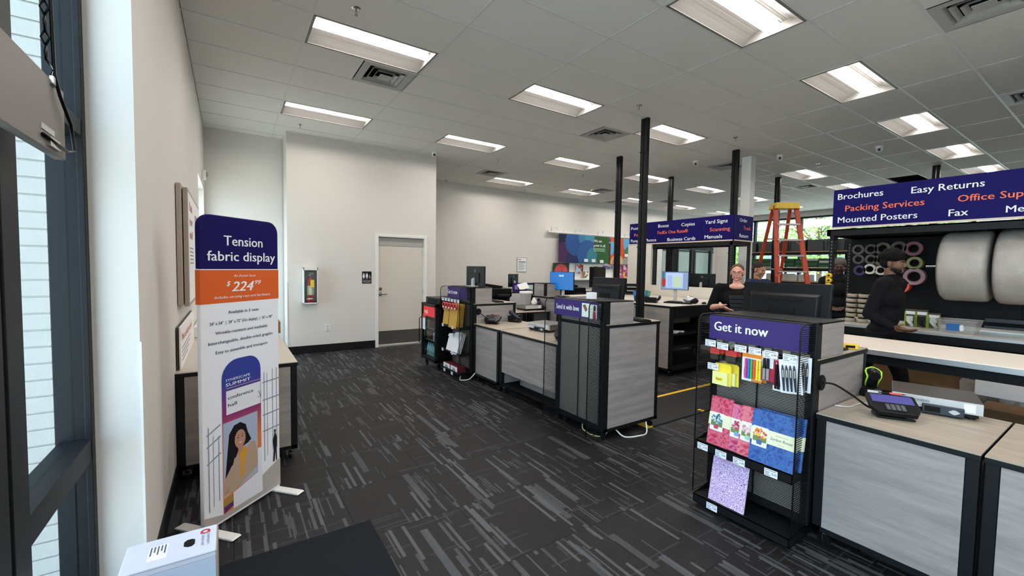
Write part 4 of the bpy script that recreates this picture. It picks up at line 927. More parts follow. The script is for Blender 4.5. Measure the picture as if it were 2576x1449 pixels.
art([(.150,.655),(.402,.655),(.402,.800),(.150,.800)], 6)
art([(.126,.155),(.375,.205),(.375,.610),(.126,.610)], 1); art([(.375,.16),(.405,.17),(.405,.36),(.375,.36)], 6)
# woman in the printed photo
ov = lambda cx, cz, rx, rz, n=14, a0=0: [(cx+rx*math.cos(a0+2*PI*k/n), cz+rz*math.sin(a0+2*PI*k/n)) for k in range(n)]
art([(.135,.26),(.150,.40),(.165,.53),(.20,.575),(.245,.582),(.285,.555),(.300,.50),(.325,.445),(.30,.43),(.25,.42),(.215,.36),(.20,.24)], 2)
art([(.127,.165),(.13,.26),(.18,.33),(.24,.36),(.32,.43),(.355,.42),(.372,.34),(.372,.26),(.33,.225),(.25,.20),(.18,.17)], 4)
art([(.235,.205),(.245,.34),(.225,.405),(.28,.42),(.295,.38),(.265,.30),(.262,.21)], 5)
art(ov(.243,.478,.040,.058), 3); art([(.222,.44),(.262,.44),(.265,.40),(.235,.385)], 3)
art([(.195,.50),(.21,.555),(.25,.565),(.285,.53),(.287,.50),(.262,.538),(.225,.535)], 2)
art([(.198,.30),(.215,.385),(.235,.415),(.255,.425),(.262,.40),(.240,.385),(.232,.30)], 3); art([(.15,.205),(.20,.37),(.235,.38),(.24,.33),(.215,.22)], 4)
art([(.128,.17),(.20,.215),(.30,.255),(.36,.285),(.372,.25),(.30,.215),(.20,.165)], 4); art([(.128,.165),(.16,.175),(.165,.21),(.128,.19)], 3)
art([(.228,.452),(.243,.445),(.260,.458),(.243,.453)], 12); art([(.229,.454),(.243,.449),(.258,.459),(.243,.457)], 6)
for sx in (.228,.258): art(ov(sx,.489,.006,.0035,8), 2); art([(sx-.009,.501),(sx+.009,.503),(sx+.009,.506),(sx-.009,.504)], 2)
art([(.243,.487),(.248,.468),(.240,.468)], 4)
art([(.500,.215),(.508,.30),(.498,.36),(.512,.40),(.519,.425),(.527,.40),(.538,.37),(.532,.30),(.535,.215),(.526,.215),(.521,.29),(.513,.215)], 8); art(ov(.519,.425,.008,.012,8), 8)
for p in [((.385,.74),(.402,.695)),((.402,.695),(.402,.735)),((.402,.695),(.375,.70))]: art([(p[0][0],p[0][1]),(p[1][0],p[1][1]),(p[1][0]+.003,p[1][1]+.002),(p[0][0]+.003,p[0][1]+.002)], 10)
obj('printed_artwork', am, ART, bt, local=True)
btx('SYNERSCAPE', .148, .322, .866, .016, TXW); btx('SUMMIT', .148, .325, .838, .020, TXW, bold=.015)
obj('printed_rule', MB().box(.15-BW/2, Y_-.004, .815, .405-BW/2, Y_-.003, .8165), TXW, bt, local=True)
btx('conference', .162, .345, .757, .022, INK, bold=.02, name='lettering'); btx('hall', .162, .222, .712, .022, INK, bold=.02)
for s_ in (-1, 1):
    x = s_*(BW/2-.03)
    obj('foot', MB().prism([(-.20,0),(.20,0),(.215,.006),(.20,.012),(-.20,.012),(-.215,.006)], (x-.03, 0, .0), (0,-1,0), (0,0,1), -.06), WHITE, bt, local=True, bev=.003)

# ------------------------------------------------------------------ left tables, boards
LW = mat('table_laminate', '#c4bcb0', .4)
for k in range(2):
    t = counter('packing_table', ['low cabinet table behind the banner by the left wall', 'far low cabinet table by the left wall'][k], -.325, .44, 3.755+k*1.56, 5.30+k*1.56, .79, topm=LW, cat='table', side='near' if k == 0 else None)
obj('storage_riser', MB().box(-.32, 5.45, .792, -.02, 6.8, .90), WHITE, bev=.004, label='low white box on the far end of the left table', cat='box')
t = thing('cardboard_mailer', 'brown cardboard corner on the left table behind the banner', 'box', (.33, 5.6, .79)); obj('box', MB().box(.1,-.2,0,.14,.2,.13).box(-.2,-.2,0,.1,.2,.02), mat('cardboard', '#a07a4c', .8), t, local=True)
for k in range(2):
    x = -.325+k*.016; y0 = 3.86-(.0)+k*-.02
    t = thing('tabletop_sign', ['white sign board with red headline leaning on the left wall', 'thin rear board behind the leaning white sign'][1-k], 'sign', (x, 4.5, .79))
    obj('board', MB().box(x, y0, .792, x+.009, 5.20, 1.10-(1-k)*.0), [mat('board_edge', '#5a5550', .6), PAPER][k], t)
    if k: 
        text('We can help you pack', (x+.0095, 3.95, .985), (0,1,0), (0,0,1), .055, M_RED, t, width=.95, bold=.02)
        lm = MB()
        for q in range(4): lm.box(x+.009, 3.95, .93-q*.03, x+.0098, 4.75-q*.1, .937-q*.03)
        obj('fine_print', lm, mat('print_grey', '#565a70'), t)
for k in range(2):
    t = thing('wall_poster_board', ['rear framed board on the left wall', 'front framed poster with red headline on the left wall'][k], 'poster', (X0+.02+k*.04, 4.85, 1.22))
    x = X0+.004+k*.036; y0, y1 = (4.03, 5.35) if k == 0 else (4.10, 5.55)
    obj('frame', MB().box(x, y0, 1.24-k*.01, x+.03, y1, 2.16-k*.02), mat('frame_taupe', '#a89c90', .6), t, bev=.003)
    if k:
        obj('poster', MB().box(x+.03, y0+.03, 1.26, x+.032, y1-.03, 2.11), PAPER, t)
        for s_, z in (('Pack', 1.98), ('your', 1.87), ('stuff', 1.76)): text(s_, (x+.0325, y0+.12, z), (0,1,0), (0,0,1), .07, M_RED, t, width=.32, bold=.02)
        lm = MB()
        for q in range(5): lm.box(x+.032, y0+.12, 1.68-q*.03, x+.0328, y0+.5, 1.688-q*.03)
        obj('fine_print', lm, mat('print_grey', '#565a70'), t)
        pm = MB().box(x+.032, y0+.75, 1.28, x+.0326, y1-.1, 2.0, 0).box(x+.0326, y0+.82, 1.30, x+.033, y1-.2, 1.55, 1).box(x+.0326, y0+.9, 1.56, x+.0332, y1-.35, 1.75, 2)
        obj('picture', pm, [mat('photo_grey', '#8f8a84', .6), mat('photo_box', '#9a7b58', .6), mat('photo_dark', '#5c5148', .6)], t)
# cardboard cable box
t = thing('cable_box', 'white cardboard box with round hand hole and red logo at the bottom left', 'box', (-.205, 2.12, 0)); ang = 0
BXW = mat('box_white', '#cfd2e2', .6, var=.05, vscale=14)
obj('carton', MB().box(-.15,-.10,0,.145,.10,.425), [BXW], t, local=True, bev=.003)
obj('lid_seam', MB().box(-.1505,-.1012,.418,.1455,-.10,.4195).box(-.15,-.101,.398,.1455,-.1003,.3995), mat('seam_grey', '#8d92a6', .7), t, local=True)
obj('front_face_shade', MB().box(-.149,-.102,.0,.144,-.1005,.395), mat('box_front_shaded', '#b9c6dc', .7), t, local=True)  # white carton's shaded front: the shade is painted as a bluer, darker colour
obj('side_edge', MB().box(.145,-.1,0,.149,.1,.42), mat('box_kraft_edge', '#a89a88', .8), t, local=True)
obj('hand_hole', MB().prism([(.0,-.026),(.014,-.026),(.022,-.014),(.022,.018),(.012,.028),(-.004,.028),(-.014,.016),(-.014,-.014)], (.05,-.0,.4255), (1,0,0), (0,1,0), .0008), BLK3, t, local=True)
obj('shipping_label', MB().box(-.075,-.055,.4252,-.015,.045,.4258), PAPER, t, local=True)
lm = MB()
for q in range(5): lm.box(-.070+q*.011,-.02+(q%2)*.02,.4258,-.065+q*.011,.04,.4262)
obj('fine_print', lm, mat('print_grey', '#565a70'), t, local=True)
RL = mat('logo_red', '#c0303a', .6)
obj('logo', MB().lathe([(.009,0),(.017,0),(.017,.0008),(.009,.0008)], (.105,.062,.4255), 18).box(.088,.048,.4255,.096,.058,.4263).box(.113,.048,.4255,.121,.058,.4263), RL, t, local=True)
for k, s_ in enumerate(('COMMODITY', 'CABLES, INC')): text(s_, (.112-k*.018, .04, .4258), (0,-1,0), (1,0,0), .009, mat('print_slate', '#4a5068', .6), t, local=True, width=.085)
# hanging sign panel in the window, chain, cord
t = thing('hanging_sign_panel', 'grey back of a sign panel hanging in the left window', 'sign', (-.415, 1.35, 1.86))
obj('panel', MB().box(-.425, .75, 1.865, -.40, 1.80, 2.065), mat('panel_grey', '#77726e', .5), t, bev=.003)
obj('bracket', MB().tube([(-.405,1.70,2.06),(-.395,1.70,2.09),(-.41,1.70,2.12)], .004, 6).box(-.40,1.68,2.05,-.392,1.72,2.07), CHR, t); obj('socket', MB().box(-.40,1.64,1.875,-.392,1.72,1.90), CHR, t); obj('tape_strip', MB().box(-.40,1.60,1.91,-.398,1.70,1.925), LTG, t)
cm = MB()
for k in range(42):
    z = 2.115+k*.04; cm.tube([(-.41,1.70,z),(-.41+(.008 if k%2 else 0),1.70+(0 if k%2 else .008),z+.02),(-.41,1.70,z+.04)], .003, 5).tube([(-.41,1.70,z),(-.41-(.008 if k%2 else 0),1.70-(0 if k%2 else .008),z+.02),(-.41,1.70,z+.04)], .003, 5)
obj('chain', cm, BLK2, t)
obj('power_cord', MB().tube([(-.405,1.70,2.8),(-.40,1.705,2.4),(-.395,1.70,2.08),(-.39,1.72,2.03),(-.385,1.79,1.97),(-.385,1.82,1.90),(-.388,1.76,1.885),(-.392,1.68,1.89),(-.396,1.60,1.895)], .0045, 7), BLK2, t)
# strobe on the left wall + switch
t = thing('alarm_strobe', 'small white alarm strobe high on the left wall', 'alarm', (X0+.03, 8.0, 2.9)); obj('body', MB().box(-.03,-.05,-.08,.02,.05,.06), WHITE, t, local=True, bev=.008); obj('flash', MB().ell((.03,0,.0),(.02,.03,.04),12), CLEAR, t, local=True)
# extinguisher cabinet
t = thing('extinguisher_cabinet', 'white wall cabinet with clear front around the fire extinguisher', 'cabinet', (1.165, 8.11, .885))
x0, x1, y0, y1, z0, z1 = 1.05, 1.282, 8.045, 8.165, .885, 1.512
obj('shell', MB().box(x0,y0,z0,x0+.008,y1,z1).box(x1-.008,y0,z0,x1,y1,z1).box(x0,y0,z0,x1,y1,z0+.01).box(x0,y0,z1-.01,x1,y1,z1).box(x0,y1-.006,z0,x1,y1-.001,z1), WHITE, t)
obj('cover_frame', MB().box(x0,y0-.012,z0,x0+.016,y0,z1).box(x1-.016,y0-.012,z0,x1,y0,z1).box(x0,y0-.012,z0,x1,y0,z0+.02).box(x0,y0-.012,z1-.045,x1,y0,z1), WHITE, t, bev=.003)
obj('clear_cover', MB().box(x0+.016,y0-.006,z0+.02,x1-.016,y0-.003,z1-.045), GLASS, t)
obj('interior_back', MB().box(x0+.008,y1-.012,z0+.01,x1-.008,y1-.007,z1-.01), mat('cabinet_inside', '#6a6662', .7), t)
e = thing('fire_extinguisher', 'red fire extinguisher with yellow tag inside the white wall cabinet', 'extinguisher', (1.165, 8.10, .90))
obj('cylinder', MB().lathe([(0,0),(.055,.002),(.062,.02),(.062,.36),(.045,.42),(.02,.44),(.02,.46)], (0,0,0), 24), mat('extinguisher_red', '#b3121c', .25), e, local=True)
obj('valve', MB().cyl((0,0,.455),(0,0,.50),.018,n=12).box(-.02,-.015,.49,.06,.012,.502).box(-.02,-.012,.515,.055,.01,.527), CHR, e, local=True)
obj('hose', MB().tube([(-.02,0,.48),(-.05,-.02,.46),(-.066,-.02,.38),(-.066,-.02,.20),(-.06,-.03,.14)], .009, 8), BLK2, e, local=True)
obj('label', MB().cyl((0,0,.14),(0,0,.30),.0628,n=24,caps=False), mat('ext_label', '#d8d2b8', .5), e, local=True)
obj('inspection_tag', MB().box(-.005,-.068,.27,.055,-.066,.40), mat('tag_yellow', '#e8cf3a', .5), e, local=True)
obj('strap', MB().tube([(-.06,-.045,.07),(0,-.068,.075),(.03,-.06,.07)], .008, 6), WHITE, e, local=True)
# restroom sign
t = thing('restroom_sign', 'black restroom sign with white figures left of the door', 'sign', (2.145, 8.16, 1.226)); 
obj('plate', MB().box(2.06, 8.158, 1.226, 2.232, 8.165, 1.452), BLK2, t, bev=.004)
im = MB(); Ys = 8.1575
def figure(cx, skirt):
    im.add([(cx+.010*math.cos(2*PI*k/10), Ys, 1.412+.010*math.sin(2*PI*k/10)) for k in range(10)], [tuple(range(10))])
    if skirt: im.add([(cx-.012,Ys,1.398),(cx+.012,Ys,1.398),(cx+.022,Ys,1.345),(cx-.022,Ys,1.345)], [(3,2,1,0)])
    else: im.add([(cx-.017,Ys,1.398),(cx+.017,Ys,1.398),(cx+.017,Ys,1.350),(cx-.017,Ys,1.350)], [(3,2,1,0)])
    for s_ in (-1,1): im.box(cx+s_*.006-.004, Ys-.0005, 1.318, cx+s_*.006+.004, Ys, 1.35)
figure(2.088, True); figure(2.148, False); im.box(2.117, Ys-.0005, 1.32, 2.119, Ys, 1.42)
im.lathe([(.014,0),(.018,0),(.018,.001),(.014,.001)], (2.200,Ys,1.338), 16, axis='y'); im.box(2.193,Ys-.001,1.345,2.199,Ys,1.375).box(2.193,Ys-.001,1.352,2.21,Ys,1.357).add([(2.196+.006*math.cos(2*PI*k/8), Ys-.001, 1.383+.006*math.sin(2*PI*k/8)) for k in range(8)], [tuple(range(8))])
obj('pictograms', im, TXW, t); text('RESTROOM', (2.076, 8.1575, 1.262), (1,0,0), (0,0,1), .016, TXW, t, width=.14, bold=.02); obj('braille_line', MB().box(2.07,8.157,1.292,2.222,8.1578,1.294).box(2.08,8.157,1.244,2.21,8.1578,1.248), TXW, t)
t = thing('wall_outlet', 'white electrical outlet low on the wall left of the restroom door', 'outlet', (1.455, 8.16, .375)); obj('plate', MB().box(1.412,8.158,.375,1.50,8.165,.50), WHITE, t, bev=.002); obj('receptacle', MB().box(1.438,8.155,.39,1.474,8.158,.43).box(1.438,8.155,.445,1.474,8.158,.485), LTG, t, bev=.002)
# ------------------------------------------------------------------ tall black posts
def post(lab, x, y, z0=0, z1=C, w=.05, n='power_pole'):
    t = thing(n, lab, 'post', (x, y, z0))
    for s_ in (-1, 1): obj('channel', MB().box(x-.03, y+s_*.032-.026, z0, x+.03, y+s_*.032+.026, z1), BLK, t, bev=.003)
    hm = MB()
    for k in range(int((z1-z0)/.07)):
        z = z0+.04+k*.07
        hm.box(x-.0312, y+.024, z, x-.0302, y+.036, z+.026)
        hm.box(x-.006, y-.0592, z, x+.006, y-.0582, z+.026)
    obj('slots', hm, BLK3, t, kind='stuff')
    for z in (1.0, 1.9, 2.7, 3.3): obj('clip', MB().box(x-.04, y-.065, z, x-.01, y+.065, z+.012), BLK2, t)
    return t
post('tallest and nearest black slotted post reaching the ceiling', 5.14, 4.25)
post('thin black slotted post left of the tallest one', 6.46, 5.95)
post('thin far black post behind the middle of the small header sign', 8.83, 6.49)
post('black slotted post at the right corner of the small header sign', 7.80, 4.36)
post('far black post behind the ladder', 10.80, 5.00)
post('short black pole visible above the right header sign', 12.07, 2.56)

# ------------------------------------------------------------------ centre desk + header structure
t = counter('service_desk', 'tall centre desk with black open front and grey wood side panel', 5.35, 7.30, 3.84, 4.75, 1.045, side=None, cat='desk', topm=WHT2)
obj('upper_drawer_front', MB().box(5.41, 3.845, .86, 7.25, 3.86, 1.01), BLK2, t); obj('leg', MB().box(6.05, 3.85, .085, 6.10, 3.9, .86), BLK, t); obj('shelf', MB().box(5.4, 3.86, .60, 7.25, 4.70, .62), BLK3, t)
obj('shelf_papers', MB().obox((5.62, 4.0, .635), (.16,.12,.03), (0,0,.3)).obox((5.78, 3.97, .63), (.05,.06,.02), (0,0,.1)), PAPER, t)
t = counter('service_desk', 'grey wood desk section behind the tallest black post', 5.35, 7.30, 4.78, 6.40, 1.045, side=None, cat='desk', topm=WHT2)
obj('leg', MB().box(5.345, 5.50, .085, 5.40, 5.56, 1.01), BLK, t)
obj('screen_wall', MB().box(7.32, 4.30, .3, 7.36, 5.84, 1.255), WHT2, label='low white privacy wall behind the centre desk', cat='partition', bev=.002)
obj('screen_wall', MB().box(7.36, 5.84, .0, 7.42, 6.46, 2.10), WHT2, label='tall white end wall under the small header sign', cat='partition', bev=.002)
def upright(p, x, y, z1, z0=0, w=.045):
    m = MB().box(x-w/2, y-w/2, z0, x+w/2, y+w/2, z1); o = obj('upright', m, BLK, p)
    hm = MB()
    for k in range(int((z1-z0-.1)/.04)):
        z = z0+.06+k*.04; hm.box(x-w/2-.0008, y-.006, z, x-w/2, y+.006, z+.018).box(x-.006, y-w/2-.0008, z, x+.006, y-w/2, z+.018)
    obj('slots', hm, mat('slot_light', '#6d7070', .6), o, kind='stuff')
t = thing('shelving_frame', 'black steel frame carrying the small header sign', 'shelving', (7.72, 5.0, 0))
for x, y in ((7.43,4.16),(8.0,4.16),(7.46,5.80),(8.0,5.80),(7.46,6.43),(8.0,6.43)): upright(t, x, y, 2.10)
obj('beam', MB().box(7.40,4.14,2.03,7.44,6.46,2.10).box(7.98,4.14,2.03,8.02,6.46,2.10).box(7.40,4.14,2.03,8.02,4.18,2.10).box(7.40,6.42,2.03,8.02,6.46,2.10), BLK, t)
obj('deck', MB().box(7.40,4.14,2.10,8.02,6.46,2.118), mat('particle_board', '#b09a82', .8), t)
obj('shelf', MB().box(7.45,4.2,1.02,8.0,5.8,1.05), BLK, t)
t = thing('header_sign', 'small purple header sign listing boxes, copies and yard signs', 'sign', (7.6, 5.2, 2.12))
obj('panel', MB().box(7.385,4.725,2.125,7.40,6.45,2.565), NAVY, t); obj('panel', MB().box(7.385,4.12,2.125,7.40,4.717,2.565), NAVY, t); obj('panel', MB().box(7.42,4.115,2.125,8.03,4.13,2.565), NAVY, t)
obj('corner_post', MB().box(7.40,4.115,2.11,7.42,4.14,2.565), BLK, t); obj('trim', MB().box(7.383,4.11,2.108,7.402,6.46,2.126).box(7.383,4.11,2.108,8.03,4.128,2.126), mat('cream_trim', '#d8c8b4', .5), t)
for s_, a, b_, z, c, m in [('Postcards',6.41,5.99,2.472,.077,0),('Posters',6.32,5.99,2.324,.077,1),('Passport Photos',6.41,5.74,2.201,.077,0),('Boxes',5.7,5.45,2.478,.081,0),('Copies',5.16,4.87,2.467,.08,0),('FedEx One Rate®',5.71,5.01,2.343,.079,1),('Business Cards',5.47,4.85,2.191,.078,0),('Yard Signs',4.66,4.23,2.474,.08,0),('Scanning',4.56,4.18,2.332,.082,1),('Manuals',4.66,4.32,2.203,.08,0)]:
    text(s_, (7.3845, a, z-c/2), (0,-1,0), (0,0,1), c*.85, [TXW, TXO][m], t, width=a-b_, bold=.02)
for s_, a, b_, z, m in [('Order',7.57,7.82,2.485,0),('Track',7.70,7.95,2.351,1),('Return',7.58,7.87,2.209,0)]: text(s_, (a, 4.1145, z-.036), (1,0,0), (0,0,1), .068, [TXW, TXO][m], t, width=b_-a, bold=.02)
# conduit on the white column
obj('conduit', MB().cyl((8.36,4.40,0),(8.36,4.40,2.6),.018,n=10).box(8.33,4.36,1.62,8.40,4.42,1.78).box(8.33,4.36,1.2,8.40,4.42,1.32), WHITE, label='white conduit with boxes on the white column', cat='conduit')

# ------------------------------------------------------------------ packing area on the right
t = thing('packing_table', 'long white topped packing table across the right side', 'table', (5.1, .4, 0))
obj('tabletop', MB().box(4.66, -2.2, .885, 5.52, 1.84, .91), mat('table_white', '#efe6da', .35), t, bev=.003); obj('metal_edge', MB().box(4.652, -2.2, .862, 4.664, 1.845, .905).box(4.66, 1.838, .862, 5.52, 1.846, .905), ALU, t, bev=.001)
obj('apron', MB().box(4.70,-2.15,.78,4.74,1.80,.885).box(5.44,-2.15,.78,5.48,1.80,.885).box(4.70,1.76,.78,5.48,1.80,.885), BLK, t)
for x, y in ((4.72,1.78),(5.46,1.78),(4.72,-1.2),(5.46,-1.2)): obj('leg', MB().box(x-.03,y-.03,0,x+.03,y+.03,.885), BLK, t)
def peg():
    m = bpy.data.materials.new('pegboard_black'); m.use_nodes = True; g = G(m); b = m.node_tree.nodes['Principled BSDF']; x, y, z = g.pos()
    a = g.m('SUBTRACT', g.m('FRACT', g.m('DIVIDE', y, .0254)), .5); c = g.m('SUBTRACT', g.m('FRACT', g.m('DIVIDE', z, .0254)), .5)
    d = g.m('ADD', g.m('MULTIPLY', a, a), g.m('MULTIPLY', c, c)); f = g.m('LESS_THAN', d, .035)
    g.nt.links.new(g.mix(f, lin('#121314'), lin('#030303')), b.inputs['Base Color']); b.inputs['Roughness'].default_value = .5; b.inputs['Specular IOR Level'].default_value = .2; return m
PEG = peg()
t = thing('packing_station', 'tall black pegboard packing station with white shelf at right', 'shelving', (6.62, 0, 0))
obj('pegboard', MB().box(7.02, -2.0, .98, 7.05, 2.30, 2.05), PEG, t); obj('pegboard_seam', MB().box(7.015, 1.98, .98, 7.021, 1.985, 2.05).box(7.015, .75, .98, 7.021, .755, 2.05), BLK3, t)
obj('shelf', MB().box(6.22, -2.0, .93, 7.05, 2.34, .95), WHT2, t, bev=.002)
obj('shelf_edge', MB().box(6.212, -2.0, .925, 6.222, 2.34, .952), ALU, t)
obj('beam', MB().box(6.21,-2.0,.84,6.25,2.34,.925).box(6.19,-2.0,2.02,6.24,2.27,2.10).box(7.02,-2.0,2.02,7.06,2.34,2.10).box(6.19,2.23,2.02,7.06,2.27,2.10), BLK, t)
obj('top_deck', MB().box(6.19,-2.0,2.085,7.06,2.27,2.10), BLK3, t)
obj('lower_shelf', MB().box(6.25,-2.0,.16,7.05,2.34,.18), BLK, t); obj('back_panel', MB().box(7.0,-2.0,.1,7.02,2.30,.93), BLK3, t)
for x, y in ((6.22,2.215),(7.04,2.30),(6.22,.1),(7.04,.1)): upright(t, x, y, 2.05 if y > 1 or x > 7 else .9)
obj('shelf_rail', MB().box(6.88,-1.8,.99,7.02,1.0,1.02).box(6.9,-1.8,1.06,6.93,1.0,1.10), mat('rail_blue_black', '#2b333b', .4), t)
t = thing('header_sign', 'large purple header sign with brochures and easy returns lettering at right', 'sign', (6.2, .2, 2.10))
obj('panel', MB().box(6.185,-2.4,2.125,6.20,2.215,2.575), NAVY, t); obj('trim', MB().box(6.182,-2.4,2.105,6.202,2.22,2.126), mat('cream_trim', '#d8c8b4', .5), t)
for s_, a, b_, z, c, m in [('Brochures',2.17,1.74,2.499,.09,0),('Easy Returns',1.5,.96,2.487,.09,0),('Packing Services',2.09,1.39,2.352,.09,1),('Office Supplies',1.14,.52,2.352,.085,1),('Mounted Posters',2.16,1.44,2.219,.09,0),('Fax',1.2,1.06,2.213,.089,0),('Media Mail',.81,.40,2.211,.082,0)]:
    text(s_, (6.1845, a, z-c/2), (0,-1,0), (0,0,1), c*.82, [TXW, TXO][m], t, width=a-b_, bold=.02)
# bubble wrap rolls
def bubble():
    m = bpy.data.materials.new('bubble_wrap'); m.use_nodes = True; g = G(m); b = m.node_tree.nodes['Principled BSDF']
    tc = g.n('ShaderNodeTexCoord'); v = g.n('ShaderNodeTexVoronoi'); v.inputs['Scale'].default_value = 75; g.nt.links.new(tc.outputs['Object'], v.inputs['Vector'])
    n = g.n('ShaderNodeTexNoise'); n.inputs['Scale'].default_value = 9; g.nt.links.new(tc.outputs['Object'], n.inputs['Vector'])
    bp = g.n('ShaderNodeBump'); bp.inputs['Strength'].default_value = .5; bp.inputs['Distance'].default_value = .004; g.nt.links.new(v.outputs[0], bp.inputs['Height']); g.nt.links.new(bp.outputs[0], b.inputs['Normal'])
    g.nt.links.new(g.mix(n.outputs[0], lin('#a8a097'), lin('#d0c8be')), b.inputs['Base Color']); b.inputs['Roughness'].default_value = .28; b.inputs['Transmission Weight'].default_value = .15
    return m
BUB = bubble()
rp = thing('roll_holder', 'chrome bar holding the bubble wrap rolls on the pegboard', 'bar', (6.62, .3, 1.66)); obj('bar', MB().cyl((6.62,1.44,1.66),(6.62,-1.0,1.66),.014,n=12).bar((6.62,1.42,1.66),(7.02,1.42,1.66),.02), CHR, rp)
for k, (ya, yb, r, lab) in enumerate([(1.285,.93,.375,'large bubble wrap roll hanging left on the packing station'),(.88,.44,.385,'large bubble wrap roll hanging at the right photo edge'),(.40,-.05,.37,'bubble wrap roll just out of frame at right')]):
    t = thing('bubble_wrap_roll', lab, 'bubble wrap', (6.62, (ya+yb)/2, 1.66-r)); h = (ya-yb)/2
    prof = [(.045,-h),(r*.55,-h-.004),(r*.93,-h),(r*.985,-h+.02),(r,-h+.06),(r*.995,0),(r,h-.06),(r*.985,h-.02),(r*.93,h),(r*.55,h+.004),(.045,h)]
    obj('wrap', MB().lathe(prof, (0,0,r), 64, axis='y'), BUB, t, local=True)
    obj('core', MB().lathe([(.045,-h-.01),(.045,h+.01),(.038,h+.01),(.038,-h-.01),(.045,-h-.01)], (0,0,r), 20, axis='y'), mat('cardboard', '#a07a4c'), t, local=True)
    sp = MB()
    for q in range(9): rr_ = r*(.25+.08*q); sp.lathe([(rr_,h+.004),(rr_+.005,h+.008),(rr_+.01,h+.004)], (0,0,r), 48, axis='y')
    obj('wrap_layers', sp, mat('wrap_grey', '#8f9296', .3), t, local=True)
# tape rolls on pegboard
tapes = [(2.144,1.874,.065,'#5f5b50',1,'grey'),(2.011,1.876,.065,'#524e48',1,'dark grey'),(1.893,1.880,.078,'#625a44',1,'tan'),(1.743,1.886,.078,'#4c493f',1,'olive grey'),(1.604,1.872,.085,'#8a4854',2,'dusty pink'),
 (2.135,1.749,.062,'#55524d',1,'grey lower'),(2.005,1.746,.062,'#5c5952',1,'silver grey'),(1.901,1.740,.07,'#6c6846',1,'khaki'),(1.588,1.70,.075,'#8f8f58',2,'pale green'),(2.116,1.606,.065,'#3e3474',2,'purple'),
 (2.012,1.623,.065,'#dcd8cc',4,'white'),(1.899,1.609,.06,'#d8cfc8',2,'off white'),(1.585,1.538,.10,'#a8838c',2,'large pink'),(1.703,1.422,.085,'#ee5f50',2,'bright red')]
for y, z, r, c, n, nm in tapes:
    hkx = obj('peg_hook', MB().tube([(7.02,y,z+r*.5),(6.78,y,z+r*.5),(6.76,y,z+r*.5+.015)], .004, 6), CHR, label='peg hook holding the %s tape roll' % nm, cat='hook')
    for k in range(n):
        t = thing('tape_roll', '%s%s tape roll hanging on the pegboard' % (['front ', 'second ', 'third ', 'fourth '][k] if n > 1 else '', nm), 'tape', (6.84+k*.052, y, z-r))
        obj('tape', MB().lathe([(r*.62,-.023),(r,-.023),(r,.023),(r*.62,.023),(r*.62,-.023)], (0,0,r), 28, axis='x', smooth=False), mat('tape_'+c[1:], c, .4), t, local=True)
        obj('core', MB().lathe([(r*.54,-.024),(r*.62,-.024),(r*.62,.024),(r*.54,.024),(r*.54,-.024)], (0,0,r), 28, axis='x'), mat('core_brown', '#4a3a2c', .8), t, local=True)
# stack of clear tape rolls on the shelf
for c_ in range(2):
    for k in range(6-0):
        x, y, z = 6.62+.02*(k%2), 2.12-c_*.12, .952+k*.062
        t = thing('packing_tape_roll', 'clear packing tape roll, level %s of the %s stack behind the man' % (['one','two','three','four','five','six'][k], ['left','right'][c_]), 'tape', (x, y, z))
        obj('tape', MB().lathe([(.038,0),(.056,0),(.056,.044),(.038,.044),(.038,0)], (0,0,0), 24), mat('tape_beige', '#b7ac98', .25), t, local=True)
        obj('core', MB().lathe([(.034,.0),(.0385,.0),(.0385,.058),(.034,.058),(.034,.0)], (0,0,0), 20), BLK2, t, local=True)
# yellow tape dispensers hung on the upright
for k, z in enumerate((1.534, 1.475, 1.411, 1.342)):
    t = thing('yellow_tape_roll', 'yellow tape dispenser hanging on the black upright, %s from the top' % ['first','second','third','fourth'][k], 'tape', (6.175, 2.215, z-.03))
    obj('body', MB().lathe([(.012,-.02),(.030,-.02),(.030,.02),(.012,.02),(.012,-.02)], (0,0,.03), 20, axis='x'), mat('dispenser_yellow', '#e8b81c', .4), t, local=True)
    obj('back_plate', MB().box(-.018,.0,.002,.018,.032,.058), mat('dispenser_yellow', '#e8b81c'), t, local=True); obj('core', MB().cyl((-.021,0,.03),(.021,0,.03),.012,n=14), BLK3, t, local=True)
# spray bottles / boxes on the shelf
def spraybox(lab, y, h=.20, c='#8fae3a', head='#c9cbc6'):
    t = thing('tape_gun_pack', lab, 'tape gun', (6.72, y, .952))
    obj('card', MB().box(.02,-.05,0,.05,.05,h), mat('card_olive', '#4e4a38', .6), t, local=True); obj('side_band', MB().box(.012,-.052,.0,.05,-.040,h-.03).box(.012,.040,.0,.05,.052,h-.03), mat('band_'+c[1:], c, .5), t, local=True)
    obj('label', MB().box(.014,-.045,h*.70,.02,.045,h*.88), PAPER, t, local=True); obj('gun', MB().cyl((0,.02,.07),(-.03,-.02,.03),.018,.02,12).box(-.02,-.03,.06,.014,.03,.12).cyl((-.03,-.02,.03),(-.06,-.035,.015),.016,n=12), mat('gun_'+head[1:], head, .4), t, local=True, bev=.003)
spraybox('green edged pack with white tape gun behind the man', 1.575); spraybox('green edged pack with black tape gun, middle one', 1.475, head='#1c1c1e'); spraybox('green edged pack with white roller beside the clear bin', 1.37, .17)
t = thing('plastic_bin', 'clear plastic bin with blue label on the white shelf', 'bin', (6.48, 1.12, .952)); M_BIN = mat('bin_translucent', '#b9b6b2', .25, alpha=.38)
a0, b0, a1, b1, hh = .13, .125, .155, .15, .14
bm_ = MB(); vv = [(-a0,-b0,0),(a0,-b0,0),(a0,b0,0),(-a0,b0,0),(-a1,-b1,hh),(a1,-b1,hh),(a1,b1,hh),(-a1,b1,hh)]
